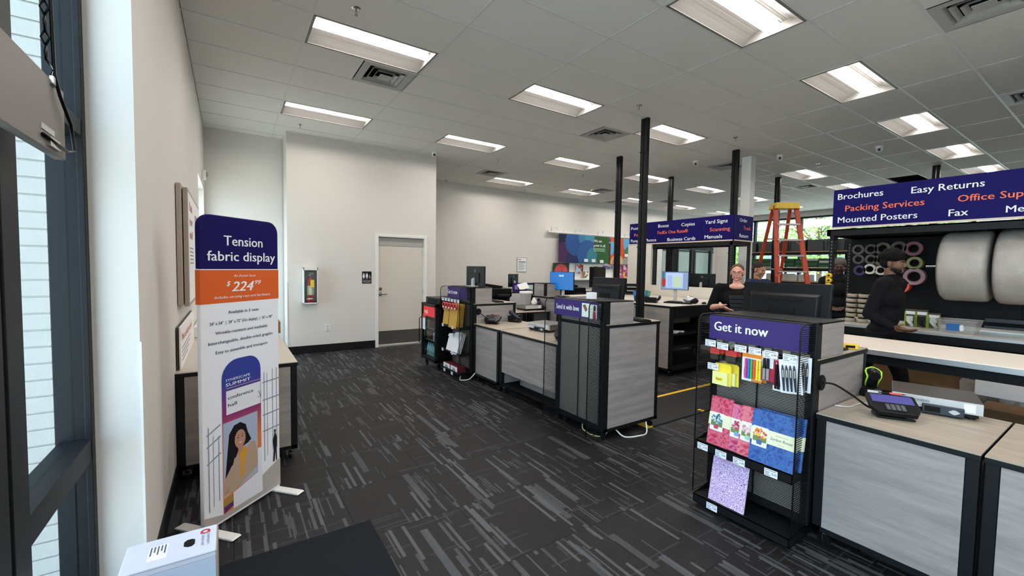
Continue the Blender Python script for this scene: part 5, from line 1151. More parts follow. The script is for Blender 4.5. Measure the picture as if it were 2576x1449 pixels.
bm_.add(vv, [(0,3,2,1),(0,1,5,4),(1,2,6,5),(2,3,7,6),(3,0,4,7)]); obj('tub', bm_, M_BIN, t, local=True)
obj('rim', MB().box(-a1-.006,-b1-.006,hh-.01,a1+.006,-b1+.002,hh).box(-a1-.006,b1-.002,hh-.01,a1+.006,b1+.006,hh).box(-a1-.006,-b1,hh-.01,-a1+.002,b1,hh).box(a1-.002,-b1,hh-.01,a1+.006,b1,hh), M_BIN, t, local=True)
obj('label', MB().prism([(-.07,.03),(.03,.03),(.03,.105),(-.07,.105)], (-.148,.0,.0), (0,-1,0), (-.17,0,.985), .002), mat('bin_label_blue', '#2f6cb0', .5), t, local=True)
obj('label_badge', MB().prism([(.03,.04),(.045,.03),(.06,.04),(.06,.09),(.045,.10),(.03,.09)], (-.151,.0,.0), (0,-1,0), (-.17,0,.985), .002), PAPER, t, local=True)
# boxes and supplies under the shelf
CB = mat('carton_brown', '#6e5233', .8)
def carton(lab, x, y, z, w, d, h, sticker=None, rz=0):
    t = thing('cardboard_box', lab, 'box', (x, y, z), rz); obj('carton', MB().box(-d/2,-w/2,0,d/2,w/2,h), CB, t, local=True, bev=.003); obj('seam', MB().box(-d/2-.001,-w/2,h-.03,-d/2,w/2,h-.027), mat('seam_brown', '#5e452a', .8), t, local=True)
    if sticker:
        obj('sticker', MB().box(-d/2-.003,-w/2+.04,.08,-d/2-.001,-w/2+.28,.16), PAPER, t, local=True); text(sticker, (-d/2-.0035, -w/2+.20, .10), (0,-1,0), (0,0,1), .045, INK, t, local=True, bold=.03)
carton('brown carton with white number 80 sticker under the shelf', 6.75, 1.30, .18, .55, .45, .36, '80')
carton('low brown carton in front of the number 80 carton', 6.42, 1.28, .18, .50, .2, .16); carton('brown carton left of the number 80 carton', 6.7, 1.78, .18, .34, .4, .30); carton('brown carton at the right end under the shelf', 6.75, .30, .18, .45, .45, .33); carton('brown carton on the floor under the packing table', 5.9, .62, 0, .42, .4, .36)
for k in range(3):
    y = .98-k*.16; t = thing('envelope_bundle', 'stack of grey plastic mailers, %s under the shelf' % ['left','middle','right'][k], 'mailers', (6.45, y, .18))
    for q in range(4): obj('mailer', MB().obox((q*.02,0,.14+.01*q), (.012,.20,.27-.01*q), (0,R_(-14+q*4),R_(6*k-4))), mat('mailer_grey', '#a9a39b', .5), t, local=True)
obj('notice_sheet', MB().box(6.30,.60,.36,6.304,.95,.52), PAPER, label='white printed sheet taped under the white shelf', cat='paper')
for k in range(4): setp(obj('tissue_bag', MB().ell((6.45-.03*k,.74-.09*k,.30-.03*(k%2)),(.09,.07,.10),10,rot=(.3*k,.2,.5*k)), mat('bag_white', '#ece8e2')), 'crumpled white bag %s under the shelf' % ['first','second','third','fourth'][k], 'bag')

# ------------------------------------------------------------------ ladder
t = thing('step_ladder', 'tall orange step ladder with yellow top cap', 'ladder', (9.13, 4.10, 0))
LO = mat('ladder_orange', '#b83e1a', .45); LY = mat('ladder_yellow', '#e9bf26', .45)
rr_ = Vector((.41,-.91,0)).normalized(); vv_ = Vector((.91,.41,0)).normalized(); th = R_(28)
wd = rr_*math.cos(th) + vv_*math.sin(th); od = rr_*math.sin(th) - vv_*math.cos(th); B = Vector((9.13,4.10,0)); HT = 2.86
def lp(w, o, z): return B + wd*w + od*o + Vector((0,0,z))
fo, ro, wt, wb_ = .72, -.86, .19, .35
for s_ in (-1, 1): obj('rail', MB().bar(lp(s_*wb_, fo, 0.02), lp(s_*wt, .07, HT), .035, .085, up=tuple(wd)), LO, t, bev=.003)
for s_ in (-1, 1): obj('rear_rail', MB().bar(lp(s_*(wb_-.03), ro, 0.02), lp(s_*(wt-.03), -.07, HT), .03, .06, up=tuple(wd)), LO, t, bev=.003)
for k in range(1, 9):
    z = k*.305+.05; u = z/HT; w = wb_+(wt-wb_)*u; o = fo+(.07-fo)*u
    st = MB().bar(lp(-w, o, z), lp(w, o, z), .085, .03, up=(0,0,1))
    for s_ in (-1, 1): st.bar(lp(s_*(w-.10), o, z-.01), lp(s_*(w-.005), o+.01, z-.11), .02, .006)
    obj('step', st, ALU, t)
for k in (1, 3, 5, 7):
    z = k*.305+.1; u = z/HT; w = (wb_-.03)+(wt-wb_)*u; o = ro+(-.07-ro)*u; obj('rear_brace', MB().bar(lp(-w,o,z), lp(w,o,z), .03, .02), ALU if k % 4 == 1 else LO, t)
cp = MB(); hw = wt+.04
cp.add([tuple(lp(x, y, z)) for x, y, z in [(-hw,-.13,HT-.06),(hw,-.13,HT-.06),(hw,.15,HT-.06),(-hw,.15,HT-.06),(-hw+.02,-.11,HT+.06),(hw-.02,-.11,HT+.06),(hw-.02,.13,HT+.06),(-hw+.02,.13,HT+.06)]], [(0,1,2,3),(7,6,5,4),(0,4,5,1),(1,5,6,2),(2,6,7,3),(3,7,4,0)])
obj('top_cap', cp, LY, t, bev=.008)
sl = MB().bar(lp(-wb_+.055, fo-.22+.044, 1.05), lp(-wb_+.085, fo-.33+.044, 1.50), .003, .05); obj('warning_label', sl, PAPER, t)
sprd = MB()
for s_ in (-1,1): sprd.bar(lp(s_*.22,.22,2.2), lp(s_*.20,-.22,2.2), .02, .006)
obj('spreader', sprd, ALU, t)
for s_ in (-1,1): obj('foot', MB().box(-.05,-.03,0,.05,.03,.05), BLK2, t, local=True).location = lp(s_*wb_, fo, 0)-B
for s_ in (-1,1): obj('foot', MB().box(-.04,-.03,0,.04,.03,.05), BLK2, t, local=True).location = lp(s_*(wb_-.03), ro, 0)-B

# ------------------------------------------------------------------ paper shelving at the back
t = thing('storage_shelving', 'black steel shelving of paper reams behind the ladder', 'shelving', (11.3, 4.8, 0))
for x in (11.0, 11.6):
    for y in (2.6, 3.85, 5.1, 5.95): upright(t, x, y, 2.35)
for z in (.45, .90, 1.36, 1.68, 2.05): obj('shelf', MB().box(10.98, 2.58, z-.02, 11.62, 5.98, z), mat('particle_board', '#b09a82'), t); 
for z in (.45, .90, 1.36, 1.68, 2.05): obj('beam', MB().box(10.97, 2.58, z-.085, 11.01, 5.98, z-.02), BLK, t)
rx = random.Random(3); GRN = [mat('ream_green', '#2d6a3c', .5), mat('ream_dark_green', '#1d4a2c', .5), mat('ream_light', '#c8ccc4', .5)]
for (z, y0, y1, n, cs) in ((1.685, 3.95, 4.95, 4, (0,1)), (1.365, 3.3, 4.2, 3, (0,2)), (1.365, 4.35, 4.85, 3, (2,)), (1.685, 5.2, 5.8, 4, (1,0)), (.905, 3.95, 5.8, 4, (2,0))):
    m_ = int((y1-y0)/.24)
    for i in range(m_):
        for k in range(n if z != 1.685 else 4):
            o = obj('paper_ream', MB().box(0,0,0,.29,.218,.048), GRN[cs[(i+k) % len(cs)]] if rx.random() > .12 else GRN[2])
            o.location = (11.02+.29/2+rx.random()*.02, y0+i*.24+.11+rx.random()*.006, z+k*.05); WL[o.name] = o.location.copy()
            setp(o, '%s shelf paper ream%s, %s stack from right, %s from bottom' % ({1.685:'upper', 1.365:'middle', .905:'lower'}[z], '' if y0 < 4.3 else ' at left', ['first','second','third','fourth','fifth','sixth','seventh','eighth'][i], ['first','second','third','fourth'][k]), 'paper ream', 'paper reams on the %s shelf' % {1.685:'upper', 1.365:'middle', .905:'lower'}[z])
for k in range(9):
    y = 2.75+k*.37
    if k == 4: y += .02
    b_ = thing('grey_bin', 'dark grey shelf bin on the top shelf, %s from the right' % ['first','second','third','fourth','fifth','sixth','seventh','eighth','ninth'][k], 'bin', (11.2, y, 2.052))
    obj('body', MB().box(-.18,-.165,0,.2,.165,.01).box(-.18,-.165,0,-.17,.165,.22).box(.19,-.165,0,.2,.165,.28).box(-.18,-.165,0,.2,-.155,.27).box(-.18,.155,0,.2,.165,.27), mat('bin_slate', '#454b4d', .5), b_, local=True)
for k in range(4): obj('file_box', MB().box(-.0,-.0,0,.3,.25,.16), mat('box_offwhite', '#cfc8bd', .6), label='white storage box %s on the lower middle shelf' % ['first','second','third','fourth'][k], cat='box').location = (11.2, 4.9+k*.27, 1.37 if k < 2 else .905)
# second steel shelving row seen under the small header sign
t = thing('storage_shelving', 'black steel uprights seen through the opening under the small header sign', 'shelving', (10.4, 7.6, 0))
for x, y in ((9.6,7.0),(10.5,7.0),(11.4,7.0),(9.6,7.5),(11.4,7.5),(9.3,6.6),(10.5,7.5)): upright(t, x, y, 2.3, w=.07)
obj('beam', MB().box(9.5,6.97,2.12,11.5,7.03,2.22).box(9.5,6.97,.86,11.5,7.03,.94), BLK, t); obj('shelf', MB().box(9.5,7.0,.94,11.5,7.5,.96), BLK, t)
w4 = obj('window_4', MB().box(13.9, YN-.03, .80, 17.3, YN-.01, .86).box(13.9, YN-.03, 2.32, 17.3, YN-.01, 2.38), FR, kind='structure')
obj('pane', MB().box(13.9, YN-.012, .8, 17.3, YN-.002, 2.36), mat('pane_sage', '#8f9c98', .3), w4)
carton('brown box on the counter behind the low white privacy wall', 7.72, 5.55, 1.05, .26, .26, .16)

# ------------------------------------------------------------------ back wall
def fan(name, c0, c1, cx, cz, n=40):
    m = bpy.data.materials.new(name); m.use_nodes = True; g = G(m); b = m.node_tree.nodes['Principled BSDF']; x, y, z = g.pos()
    a = g.m('ARCTAN2', g.m('SUBTRACT', z, cz), g.m('SUBTRACT', x, cx)); s_ = g.m('SINE', g.m('MULTIPLY', a, n))
    g.nt.links.new(g.mix(g.m('ADD', g.m('MULTIPLY', s_, .5), .5), lin(c0), lin(c1)), b.inputs['Base Color']); b.inputs['Roughness'].default_value = .7; return m
t = thing('wall_banner', 'colourful paper fan banner with white we can print it all lettering', 'banner', (9.85, 10.38, 1.78)); Yb = 10.36
def clipp(pts, x0, x1, z0, z1):
    for ax, lim, sg in ((0,x0,1),(0,x1,-1),(1,z0,1),(1,z1,-1)):
        r = []
        for i in range(len(pts)):
            a, b_ = pts[i], pts[(i+1) % len(pts)]; ia = (a[ax]-lim)*sg >= 0; ib = (b_[ax]-lim)*sg >= 0
            if ia: r.append(a)
            if ia != ib: u = (lim-a[ax])/(b_[ax]-a[ax]); r.append(tuple(a[k]+(b_[k]-a[k])*u for k in (0,1)))
        pts = r
        if not pts: return []
    return pts
def fans(p, x0, x1, z0, z1, lst, base, yb, tag_):
    obj('fabric', MB().box(x0, yb, z0, x1, yb+.004, z1), mat('fab_'+base[1:], base, .8), p)
    for k, (cx, cz, r, c0, c1) in enumerate(lst):
        pts = clipp([(cx+r*math.cos(2*PI*q/36), cz+r*math.sin(2*PI*q/36)) for q in range(36)], x0, x1, z0, z1)
        if pts: obj('paper_fan_print', MB().add([(a, yb-.002-k*.0008, b_) for a, b_ in pts], [tuple(range(len(pts)))]), fan('fan_%s_%d' % (tag_, k), c0, c1, cx, cz), p)
fans(t, 8.62, 10.83, 1.76, 2.66, [(8.95,1.80,.62,'#32123e','#501c5e'),(9.30,1.82,.36,'#10183e','#1e2a66'),(9.32,2.42,.44,'#0f2f6c','#2a66b0'),(9.78,2.62,.34,'#1d5a8c','#4a9ac0'),(10.10,2.62,.36,'#2a6e96','#5aaac4'),(9.85,2.05,.46,'#0f2f6c','#3372b8'),(10.12,1.95,.32,'#1f6278','#4a96aa'),(10.62,2.45,.50,'#0f3a18','#286428'),(10.60,1.90,.34,'#0f3a18','#2f7430')], '#101636', Yb, 'a')
for s_, x, z, w in (('We can', 10.10, 2.46, .36), ('print it all.', 10.10, 2.31, .55)): text(s_, (x+.02, Yb-.012, z), (1,0,0), (0,0,1), .09, TXW, t, width=w, bold=.03)
obj('fine_print', MB().box(10.12,Yb-.012,2.24,10.66,Yb-.011,2.255).box(10.12,Yb-.012,2.20,10.62,Yb-.011,2.215).box(10.12,Yb-.012,2.16,10.66,Yb-.011,2.175), mat('print_mint', '#b8e0b0', .6), t)
for k, (x, z) in enumerate([(9.68,1.86),(10.02,1.86),(10.40,1.84),(11.60,2.08),(11.95,1.80)]): obj('price_card', MB().box(x,Yb-.03,z-.07,x+.17,Yb-.026,z+.03), PAPER, label='small white price card %s on the wall banners' % ['first','second','third','fourth','fifth'][k], cat='card')
t2 = thing('wall_banner', 'orange and blue paper fan poster right of the large banner', 'banner', (11.5, 10.38, 1.74))
fans(t2, 10.92, 12.4, 1.74, 2.64, [(10.95,2.30,.50,'#b83a1e','#f0683a'),(10.92,2.30,.24,'#3a80b8','#8ac8e8'),(12.0,2.50,.46,'#3a8ac0','#7ac4e8'),(11.9,2.1,.30,'#1f5a44','#3a8a5c'),(11.25,1.74,.34,'#c09a4a','#e8cf8a'),(11.22,1.76,.22,'#c04a6a','#f0a0b0'),(11.8,1.80,.26,'#30343a','#d0d0d0'),(12.0,1.74,.24,'#d08a1e','#f0b84a')], '#d8522c', Yb, 'b')
t = thing('banner_rail', 'white rail with clamps above the wall banners', 'rail', (10.3, 10.42, 2.68)); obj('rail', MB().box(8.2, 10.36, 2.68, 12.4, 10.44, 2.74), WHITE, t)
for x in (8.3, 9.3, 10.3, 11.6): obj('clamp', MB().tube([(x,10.36,2.72),(x,10.34,2.86),(x+.22,10.34,2.86),(x+.22,10.36,2.78)], .012, 6), WHITE, t)
t = thing('display_shelf', 'long white shelf on the back wall under the posters', 'shelf', (10.3, 10.35, 1.2)); obj('board', MB().box(8.6, 10.15, 1.20, 12.6, 10.5, 1.24), WHITE, t); obj('back_panel', MB().box(8.6, 10.47, 1.24, 12.6, 10.5, 1.74), WHITE, t)
def rosem(name):
    m = bpy.data.materials.new(name); m.use_nodes = True; g = G(m); b = m.node_tree.nodes['Principled BSDF']
    tc = g.n('ShaderNodeTexCoord'); w = g.n('ShaderNodeTexWave', wave_type='RINGS', rings_direction='SPHERICAL'); w.inputs['Scale'].default_value = 7; w.inputs['Distortion'].default_value = 6; w.inputs['Detail'].default_value = 1
    mp = g.n('ShaderNodeMapping'); mp.inputs['Location'].default_value = (0,0,-.26); g.nt.links.new(tc.outputs['Object'], mp.inputs[0]); g.nt.links.new(mp.outputs[0], w.inputs[0])
    g.nt.links.new(g.mix(w.outputs[1], lin('#8f0f1e'), lin('#ee5c66')), b.inputs['Base Color']); return m
t = thing('rose_canvas', 'canvas print of a red rose on dark green, left of the wall display', 'picture', (8.83, 10.45, 1.24))
obj('canvas', MB().box(-.36,-.02,0,.30,.0,.50), mat('leaf_dark', '#22381f', .6), t, local=True); obj('rose_print', MB().add([(-.04+.27*math.cos(2*PI*k/28), -.022, .22+.25*math.sin(2*PI*k/28)) for k in range(28)], [tuple(range(28))]), rosem('rose_print'), t, local=True)
def pic(lab, x, z, w, h, cols, y=10.42):
    t = thing('display_print', lab, 'picture', (x, y, z)); obj('panel', MB().box(0,-.01,0,w,0,h), mat('pr_'+cols[0][1:], cols[0], .6), t, local=True); r = random.Random(int(x*100)); m = MB()
    for k in range(14):
        cx, cz, q = r.random()*w, r.random()*h, min(w, h)*(.08+.12*r.random()); pts = clipp([(cx+q*math.cos(2*PI*i/7), cz+q*math.sin(2*PI*i/7)) for i in range(7)], 0, w, 0, h)
        if len(pts) > 2: m.add([(a,-.011-.0002*k,b_) for a, b_ in pts], [tuple(range(len(pts)))], r.randrange(len(cols)-1))
    obj('print', m, [mat('pr_'+c[1:], c, .6) for c in cols[1:]], t, local=True)
pic('small print of a red bird on the white shelf', 9.42, 1.42, .30, .30, ['#9fc4d0','#b83c2e','#8a2a22']); pic('small print of red and green shapes on the shelf', 9.70, 1.24, .26, .24, ['#e8e4dc','#a83a3a','#4a8a4a'])
pic('print of purple irises on the white shelf', 10.18, 1.24, .34, .42, ['#b0b48a','#4a3f9a','#5a6a3a','#e0d8a0']); pic('purple sign strip on the shelf back wall', 10.62, 1.58, .48, .10, ['#4a3a80','#d8d4e8']); pic('pink patterned print right of the purple strip', 11.20, 1.26, .36, .46, ['#b8456a','#e8b8d0','#8a2a50']); pic('magenta and orange print beside the white end wall', 11.62, 1.26, .45, .46, ['#c04a80','#e8a03a','#6a2a60','#e8c0e0'])
t = thing('framed_notice', 'silver framed printed notice on the beige back wall', 'notice', (7.30, 10.49, 1.44)); obj('frame', MB().box(7.13,10.485,1.44,7.48,10.50,1.88), ALU, t); obj('sheet', MB().box(7.15,10.482,1.46,7.46,10.486,1.86), PAPER, t)
m = MB().box(7.18,10.480,1.80,7.27,10.482,1.82)
for k in range(9): m.box(7.18,10.480,1.72-k*.027,7.43-(k%3)*.03,10.482,1.728-k*.027)
m.box(7.18,10.480,1.735,7.44,10.482,1.755); obj('notice_print', m, mat('print_grey', '#565a70'), t)
# copiers and printers along the back
def printer(lab, x, y, z, w, d, h, rz=0, tray=True):
    t = thing('copier', lab, 'copier', (x, y, z), rz)
    obj('body', MB().box(-w/2,-d/2,0,w/2,d/2,h*.62), DKG if w > .5 else BLK2, t, local=True, bev=.01); obj('scanner_lid', MB().box(-w/2-.01,-d/2,h*.72,w/2+.01,d/2,h*.86).box(-w/2+.02,-d/2+.2,h*.62,w/2-.02,d/2,h*.72), BLK2, t, local=True, bev=.01)
    obj('document_feeder', MB().prism([(-.0,0),(w*.7,0),(w*.75,.05),(.1,.10),(0,.10)], (-w/2, d/2-.05, h*.86), (1,0,0), (0,0,1), d*.7), BLK2, t, local=True, bev=.005)
    for k in range(3): obj('paper_drawer', MB().box(-w/2+.02,-d/2-.006,.04+k*h*.15,w/2-.02,-d/2,.04+k*h*.15+h*.13), BLK2, t, local=True, bev=.003)
    obj('control_panel', MB().obox((w*.2,-d/2-.03,h*.74), (w*.45,.12,.02), (R_(35),0,0)), SCRD, t, local=True); return t
printer('black copier with raised feeder behind the far register counter', 5.0, 8.25, 0, .62, .6, 1.28, R_(-15))
printer('black copier behind the blue screen monitor', 7.15, 8.1, 0, .55, .6, 1.28, R_(-20)); printer('small black printer beside the white shelf', 9.1, 7.9, .0, .5, .5, 1.2, R_(-20))
t = thing('finishing_machine', 'white and black machine with round arch and tilted grey screen', 'machine', (5.45, 7.35, 0), R_(-25))
obj('pedestal', MB().box(-.25,-.2,0,.25,.2,.72), BLK2, t, local=True); obj('arch', MB().lathe([(.17,-.12),(.21,-.12),(.21,-.08),(.17,-.08),(.17,-.12)], (.0,0,.86), 32, axis='y'), WHITE, t, local=True); obj('drum', MB().cyl((0,-.10,.86),(0,.18,.86),.17,n=32), BLK2, t, local=True)
obj('screen_arm', MB().box(-.14,-.02,1.02,.10,.05,1.12), WHITE, t, local=True, bev=.01); obj('touch_screen', MB().obox((-.04,-.06,1.15), (.26,.15,.02), (R_(40),0,0)), mat('screen_sage', '#7f9490', .3), t, local=True)
t = counter('work_counter', 'grey counter with purple print sign at the back', 6.0, 8.0, 9.2, 9.9, .93, side=None, topm=WHT2); obj('sign_panel', MB().box(6.10, 9.15, .935, 7.6, 9.17, 1.17), mat('purple_deep', '#3a2470', .5), t); text('Print & go, copy, fax', (6.32, 9.1495, 1.01), (1,0,0), (0,0,1), .08, TXW, t, width=1.1, bold=.02); obj('sign_mark', MB().box(6.16,9.148,1.0,6.26,9.15,1.11), mat('lilac', '#9a8ac0', .5), t)
t = thing('desk_lamp_stand', 'white lit sheet on a black stand above the white bucket', 'document stand', (4.9, 6.95, .0)); obj('pole', MB().cyl((0,0,0),(0,0,1.12),.015), BLK2, t, local=True); obj('tray', MB().box(-.16,-.05,1.12,.14,.10,1.135), BLK2, t, local=True); obj('base', MB().cyl((0,0,0),(0,0,.02),.15,n=20), BLK2, t, local=True)
obj('paper_sheet', MB().obox((4.90,6.97,1.20), (.23,.004,.14), (R_(-35),R_(-12),0)), PAPER, label='white curled paper sheet on the black stand', cat='paper')
counter('work_counter', 'grey wood work counter behind the middle kiosk', 7.6, 8.7, 7.9, 8.6, 1.0, side=None); counter('work_counter', 'low dark counter behind the far register counter', 5.9, 6.7, 7.6, 8.3, .9, side=None)
t = thing('paper_tray_stack', 'stack of black letter trays at the left of the tall white end wall', 'tray', (7.0, 6.05, 1.047), R_(-40))
for k in range(3): obj('tray', MB().box(-.15,-.12,.02+k*.08,.15,.12,.026+k*.08).box(-.15,-.12,.02+k*.08,-.145,.12,.06+k*.08).box(.145,-.12,.02+k*.08,.15,.12,.06+k*.08).box(-.15,.115,k*.08,.15,.12,.06+k*.08), BLK2, t, local=True)

# ------------------------------------------------------------------ outside east: trees, building, canopy
LEAF = [mat('leaf_bright', '#a8cf5a', .6, var=.3, vscale=1.5), mat('leaf_mid', '#86b84a', .6, var=.3, vscale=1.5), mat('leaf_deep', '#5f9440', .6, var=.3, vscale=1.5)]
def tree(lab, x, y, h, r, seed, mi):
    rn = random.Random(seed); t = thing('tree', lab, 'tree', (x, y, -.02)); obj('trunk', MB().tube([(0,0,0),(.1,.05,h*.3),(-.05,.1,h*.6),(0,0,h*.85)], .13, 8), mat('bark', '#5b4a3c', .9), t, local=True)
    br = MB()
    for k in range(7): a = rn.random()*6.28; br.tube([(0,0,h*(.3+.06*k)),(math.cos(a)*r*.4,math.sin(a)*r*.4,h*(.42+.06*k)),(math.cos(a)*r*.8,math.sin(a)*r*.8,h*(.5+.06*k))], .04, 5)
    obj('branches', br, mat('bark', '#5b4a3c'), t, local=True)
    m = MB()
    for k in range(4200):
        a = rn.random()*6.28; ph = math.acos(2*rn.random()-1); q = r*(.55+.45*rn.random()); c = Vector((q*math.sin(ph)*math.cos(a), q*math.sin(ph)*math.sin(a), h*.62+q*math.cos(ph)*h*.40/r))
        n = Vector((rn.random()-.5, rn.random()-.5, rn.random()-.5)).normalized(); u = n.orthogonal().normalized()*.075; v = n.cross(u)*.6
        m.add([c-u, c+v, c+u, c-v], [(0,1,2,3)], rn.randrange(3))
    obj('foliage', m, [LEAF[(mi+k) % 3] for k in range(3)], t, kind='stuff', local=True)
for i, (x, y, h, r) in enumerate([(23,5.5,5.5,1.9),(25.5,9.6,6,2.1),(22.5,13.6,5.5,2.0),(25.5,1.2,6,2.1),(31,17,7,2.6)]):
    tree(['bright green tree outside the right windows, second from right','bright green tree outside, left of the ladder top','green tree outside at the far left window','green tree outside behind the tape roll shelving','tall distant tree outside'][i], x, y, h, r, i+5, i)
t = thing('building', 'pale blue grey building across the street outside the windows', 'building', (40, 14, 0)); obj('walls', MB().box(38, 6, -.2, 46, 26, 7), mat('facade_blue', '#a9b9c8', .8), t)
for k in range(5): obj('window_band', MB().box(37.95, 7+k*3.6, 2.2, 38.0, 9.6+k*3.6, 3.6), mat('window_dark', '#5f6a74', .3), t)
t = thing('canopy', 'white slatted canopy outside the top of the right windows', 'canopy', (19, 6, 3.2))
for k in range(5): obj('slat', MB().box(18.0+k*.42, 1.2, 3.42+.0*k, 18.12+k*.42, 10.2, 3.52), WHITE, t)
for y in (3.0, 6.6, 9.6): obj('bracket', MB().bar((17.85,y,2.95),(19.9,y,3.40),.06), WHITE, t)
# ------------------------------------------------------------------ people
def fuse(mb, vox, smooth=6):
    me = bpy.data.meshes.new('tmp'); me.from_pydata(mb.v, [], mb.f); o = bpy.data.objects.new('tmp', me); COL.objects.link(o)
    r = o.modifiers.new('r', 'REMESH'); r.mode = 'VOXEL'; r.voxel_size = vox; r.use_smooth_shade = True
    s = o.modifiers.new('s', 'SMOOTH'); s.factor = .5; s.iterations = smooth
    dg = bpy.context.evaluated_depsgraph_get(); m2 = bpy.data.meshes.new_from_object(o.evaluated_get(dg))
    bpy.data.objects.remove(o); bpy.data.meshes.remove(me)
    for p in m2.polygons: p.use_smooth = True
    return m2
def part(name, me, m, parent, label=None):
    me.name = name; me.materials.clear(); me.materials.append(m); o = bpy.data.objects.new(name, me); COL.objects.link(o); o.parent = parent; WL[o.name] = Vector((0,0,0))
    return setp(o, label)
def cap_(mb, p, q, r0, r1, n=14):
    mb.cyl(p, q, r0, r1, n); mb.ell(p, (r0,)*3, n); mb.ell(q, (r1,)*3, n)
def hand(mb, w, d, nrm, s, curl=.5, left=False):
    """w wrist, d finger direction, nrm palm normal"""
    w, d, nrm = Vector(w), Vector(d).normalized(), Vector(nrm); nrm = (nrm - d*nrm.dot(d)).normalized(); side = d.cross(nrm)*(1 if left else -1)
    M = Matrix((side, d, nrm)).transposed()
    c = w + d*.045*s; mb.obox(c, (.074*s, .085*s, .024*s), M); cap_(mb, w - d*.02*s, w + d*.02*s, .025*s, .026*s)
    for k, (o, L) in enumerate([(-.028,.070),(-.009,.080),(.010,.075),(.028,.058)]):
        p = w + d*.085*s + side*o*s; a = .35*curl + .05*k*curl; d1 = (d*math.cos(a) + nrm*math.sin(a)); p1 = p + d1*L*.5*s; b = a + .9*curl; d2 = d*math.cos(b) + nrm*math.sin(b)
        p2 = p1 + d2*L*.32*s; cc = b + .6*curl; d3 = d*math.cos(cc) + nrm*math.sin(cc); p3 = p2 + d3*L*.25*s
        cap_(mb, p - d*.01*s, p1, .0088*s, .0082*s, 8); cap_(mb, p1, p2, .0082*s, .0075*s, 8); cap_(mb, p2, p3, .0075*s, .0065*s, 8)
    t0_ = w + d*.02*s - side*.030*s; t1 = t0_ + (d*.6 - side*.75 + nrm*.3).normalized()*.042*s; t2 = t1 + (d*.85 - side*.30 + nrm*.4).normalized()*.032*s
    cap_(mb, t0_, t1, .013*s, .011*s, 8); cap_(mb, t1, t2, .010*s, .008*s, 8)
def person(label, loc, rz, H, skin, shirt, pants, hair, arms, head_rot=(0,0), lean=0, b=1.0, hairstyle='short', sleeves='short', stride=0, collar=None, female=False, glasses=False, stache=False, beard=False):
    """faces local -Y. arms: [(elbow, wrist, dir, palm normal, curl)] for right(-x) and left(+x)"""
    t = thing('person', label, 'person', loc, rz); s = H/1.72; mm = lambda n, h, **k: mat(n+h[1:], h, **k)
    SK = mm('skin_', skin, rough=.5)
    Lz = lambda f: f*H; sh = Vector((0, -lean, 0))
    hipz, shz = .53*H, .815*H
    S_ = [Vector((sx*.175*b*s, -lean*.9, shz)) for sx in (-1, 1)]
    neckb = Vector((0, -lean*.95+.015, .845*H)); hc = Vector((0, -lean-.005, .932*H))
    RM = Euler((head_rot[1], 0, head_rot[0])).to_matrix()
    Hd = lambda x, y, z: hc + RM @ (Vector((x, y, z))*s)
    body = MB()
    body.ell((0,-lean*.5,.70*H), (.12*b*s,.075*b*s,.17*s), 16); body.ell((0,0,.56*H), (.12*b*s,.08*b*s,.14*s), 16); body.ell((0,-lean*.9,.79*H),(.14*s,.055*s,.06*s),16)
    st = lambda sx: -sx*stride
    for sx in (-1, 1):
        cap_(body, (sx*.085*s,0,.5*H), (sx*.09*s,-.02+st(sx)*.55,.28*H), .075*s, .05*s); cap_(body, (sx*.09*s,-.02+st(sx)*.55,.28*H), (sx*.095*s,.02+st(sx),.06*H), .048*s, .035*s); body.ell((sx*.095*s,-.05+st(sx),.03), (.04*s,.11*s,.03),12)
    if female: body.ell(neckb-Vector((0,.025,.035)), (.125*s,.066*s,.045*s), 14)
    cap_(body, neckb - Vector((0,0,.03)), Hd(0,.015,-.07), .058*s*(.9 if female else 1), .052*s*(.92 if female else 1))
    # head
    body.v += []; E_ = lambda c, r, n=14: body.ell(Hd(*c), tuple(x*s for x in r), n, rot=tuple(RM.to_euler()))
    E_((0,.018,.032),(.074,.094,.080)); E_((0,-.022,-.018),(.060,.066,.078)); E_((0,-.030,-.066),(.044,.044,.034)); E_((0,-.070,-.088),(.020,.020,.018)); E_((0,-.074,.020),(.050,.016,.012),10)
    for sx in (-1,1): E_((sx*.033,-.060,-.030),(.024,.024,.026),10); E_((sx*.075,.008,-.008),(.009,.020,.032),10); E_((sx*.040,-.02,-.060),(.022,.035,.022),10)
    body.cyl(Hd(0,-.080,.010), Hd(0,-.097,-.024), .008*s, .012*s, 10); E_((0,-.094,-.027),(.016,.012,.009),10); E_((0,-.084,-.052),(.024,.011,.006),10); E_((0,-.082,-.063),(.021,.011,.006),10)
    for k, (el, wr, dr_, nr_, cu) in enumerate(arms):
        el, wr = Vector(el), Vector(wr); cap_(body, S_[k], el, .045*s*b, .038*s*b); cap_(body, el, wr, .038*s*b, .026*s*b); hand(body, wr, dr_, nr_, s, cu, left=(k == 1))
    part('body', fuse(body, .0058, 4), SK, t)
    # shirt
    c = MB()
    c.ell((0,-lean*.75,.735*H), (.178*b*s,.120*b*s,.135*s), 20); c.ell((0,-lean*.35-.005,.62*H), (.160*b*s,.112*b*s,.16*s), 20); c.ell((0,-lean*.1,.54*H), (.164*b*s,.108*b*s,.09*s), 20)
    cap_(c, S_[0]+Vector((.03,0,0)), S_[1]-Vector((.03,0,0)), .068*s*(.85 if female else 1), .068*s*(.85 if female else 1)); 
    if female:
        for sx in (-1,1): c.ell((sx*.07*s,-lean*.75-.085*b,.715*H), (.07*s,.055*s,.06*s), 14)
    if collar: cap_(c, neckb-Vector((0,0,.05)), neckb+Vector((0,-.01,-.005)), .080*s, .070*s)
    elif not female: c.ell(neckb-Vector((0,-.02,.035)), (.085*s,.06*s,.03*s), 14)
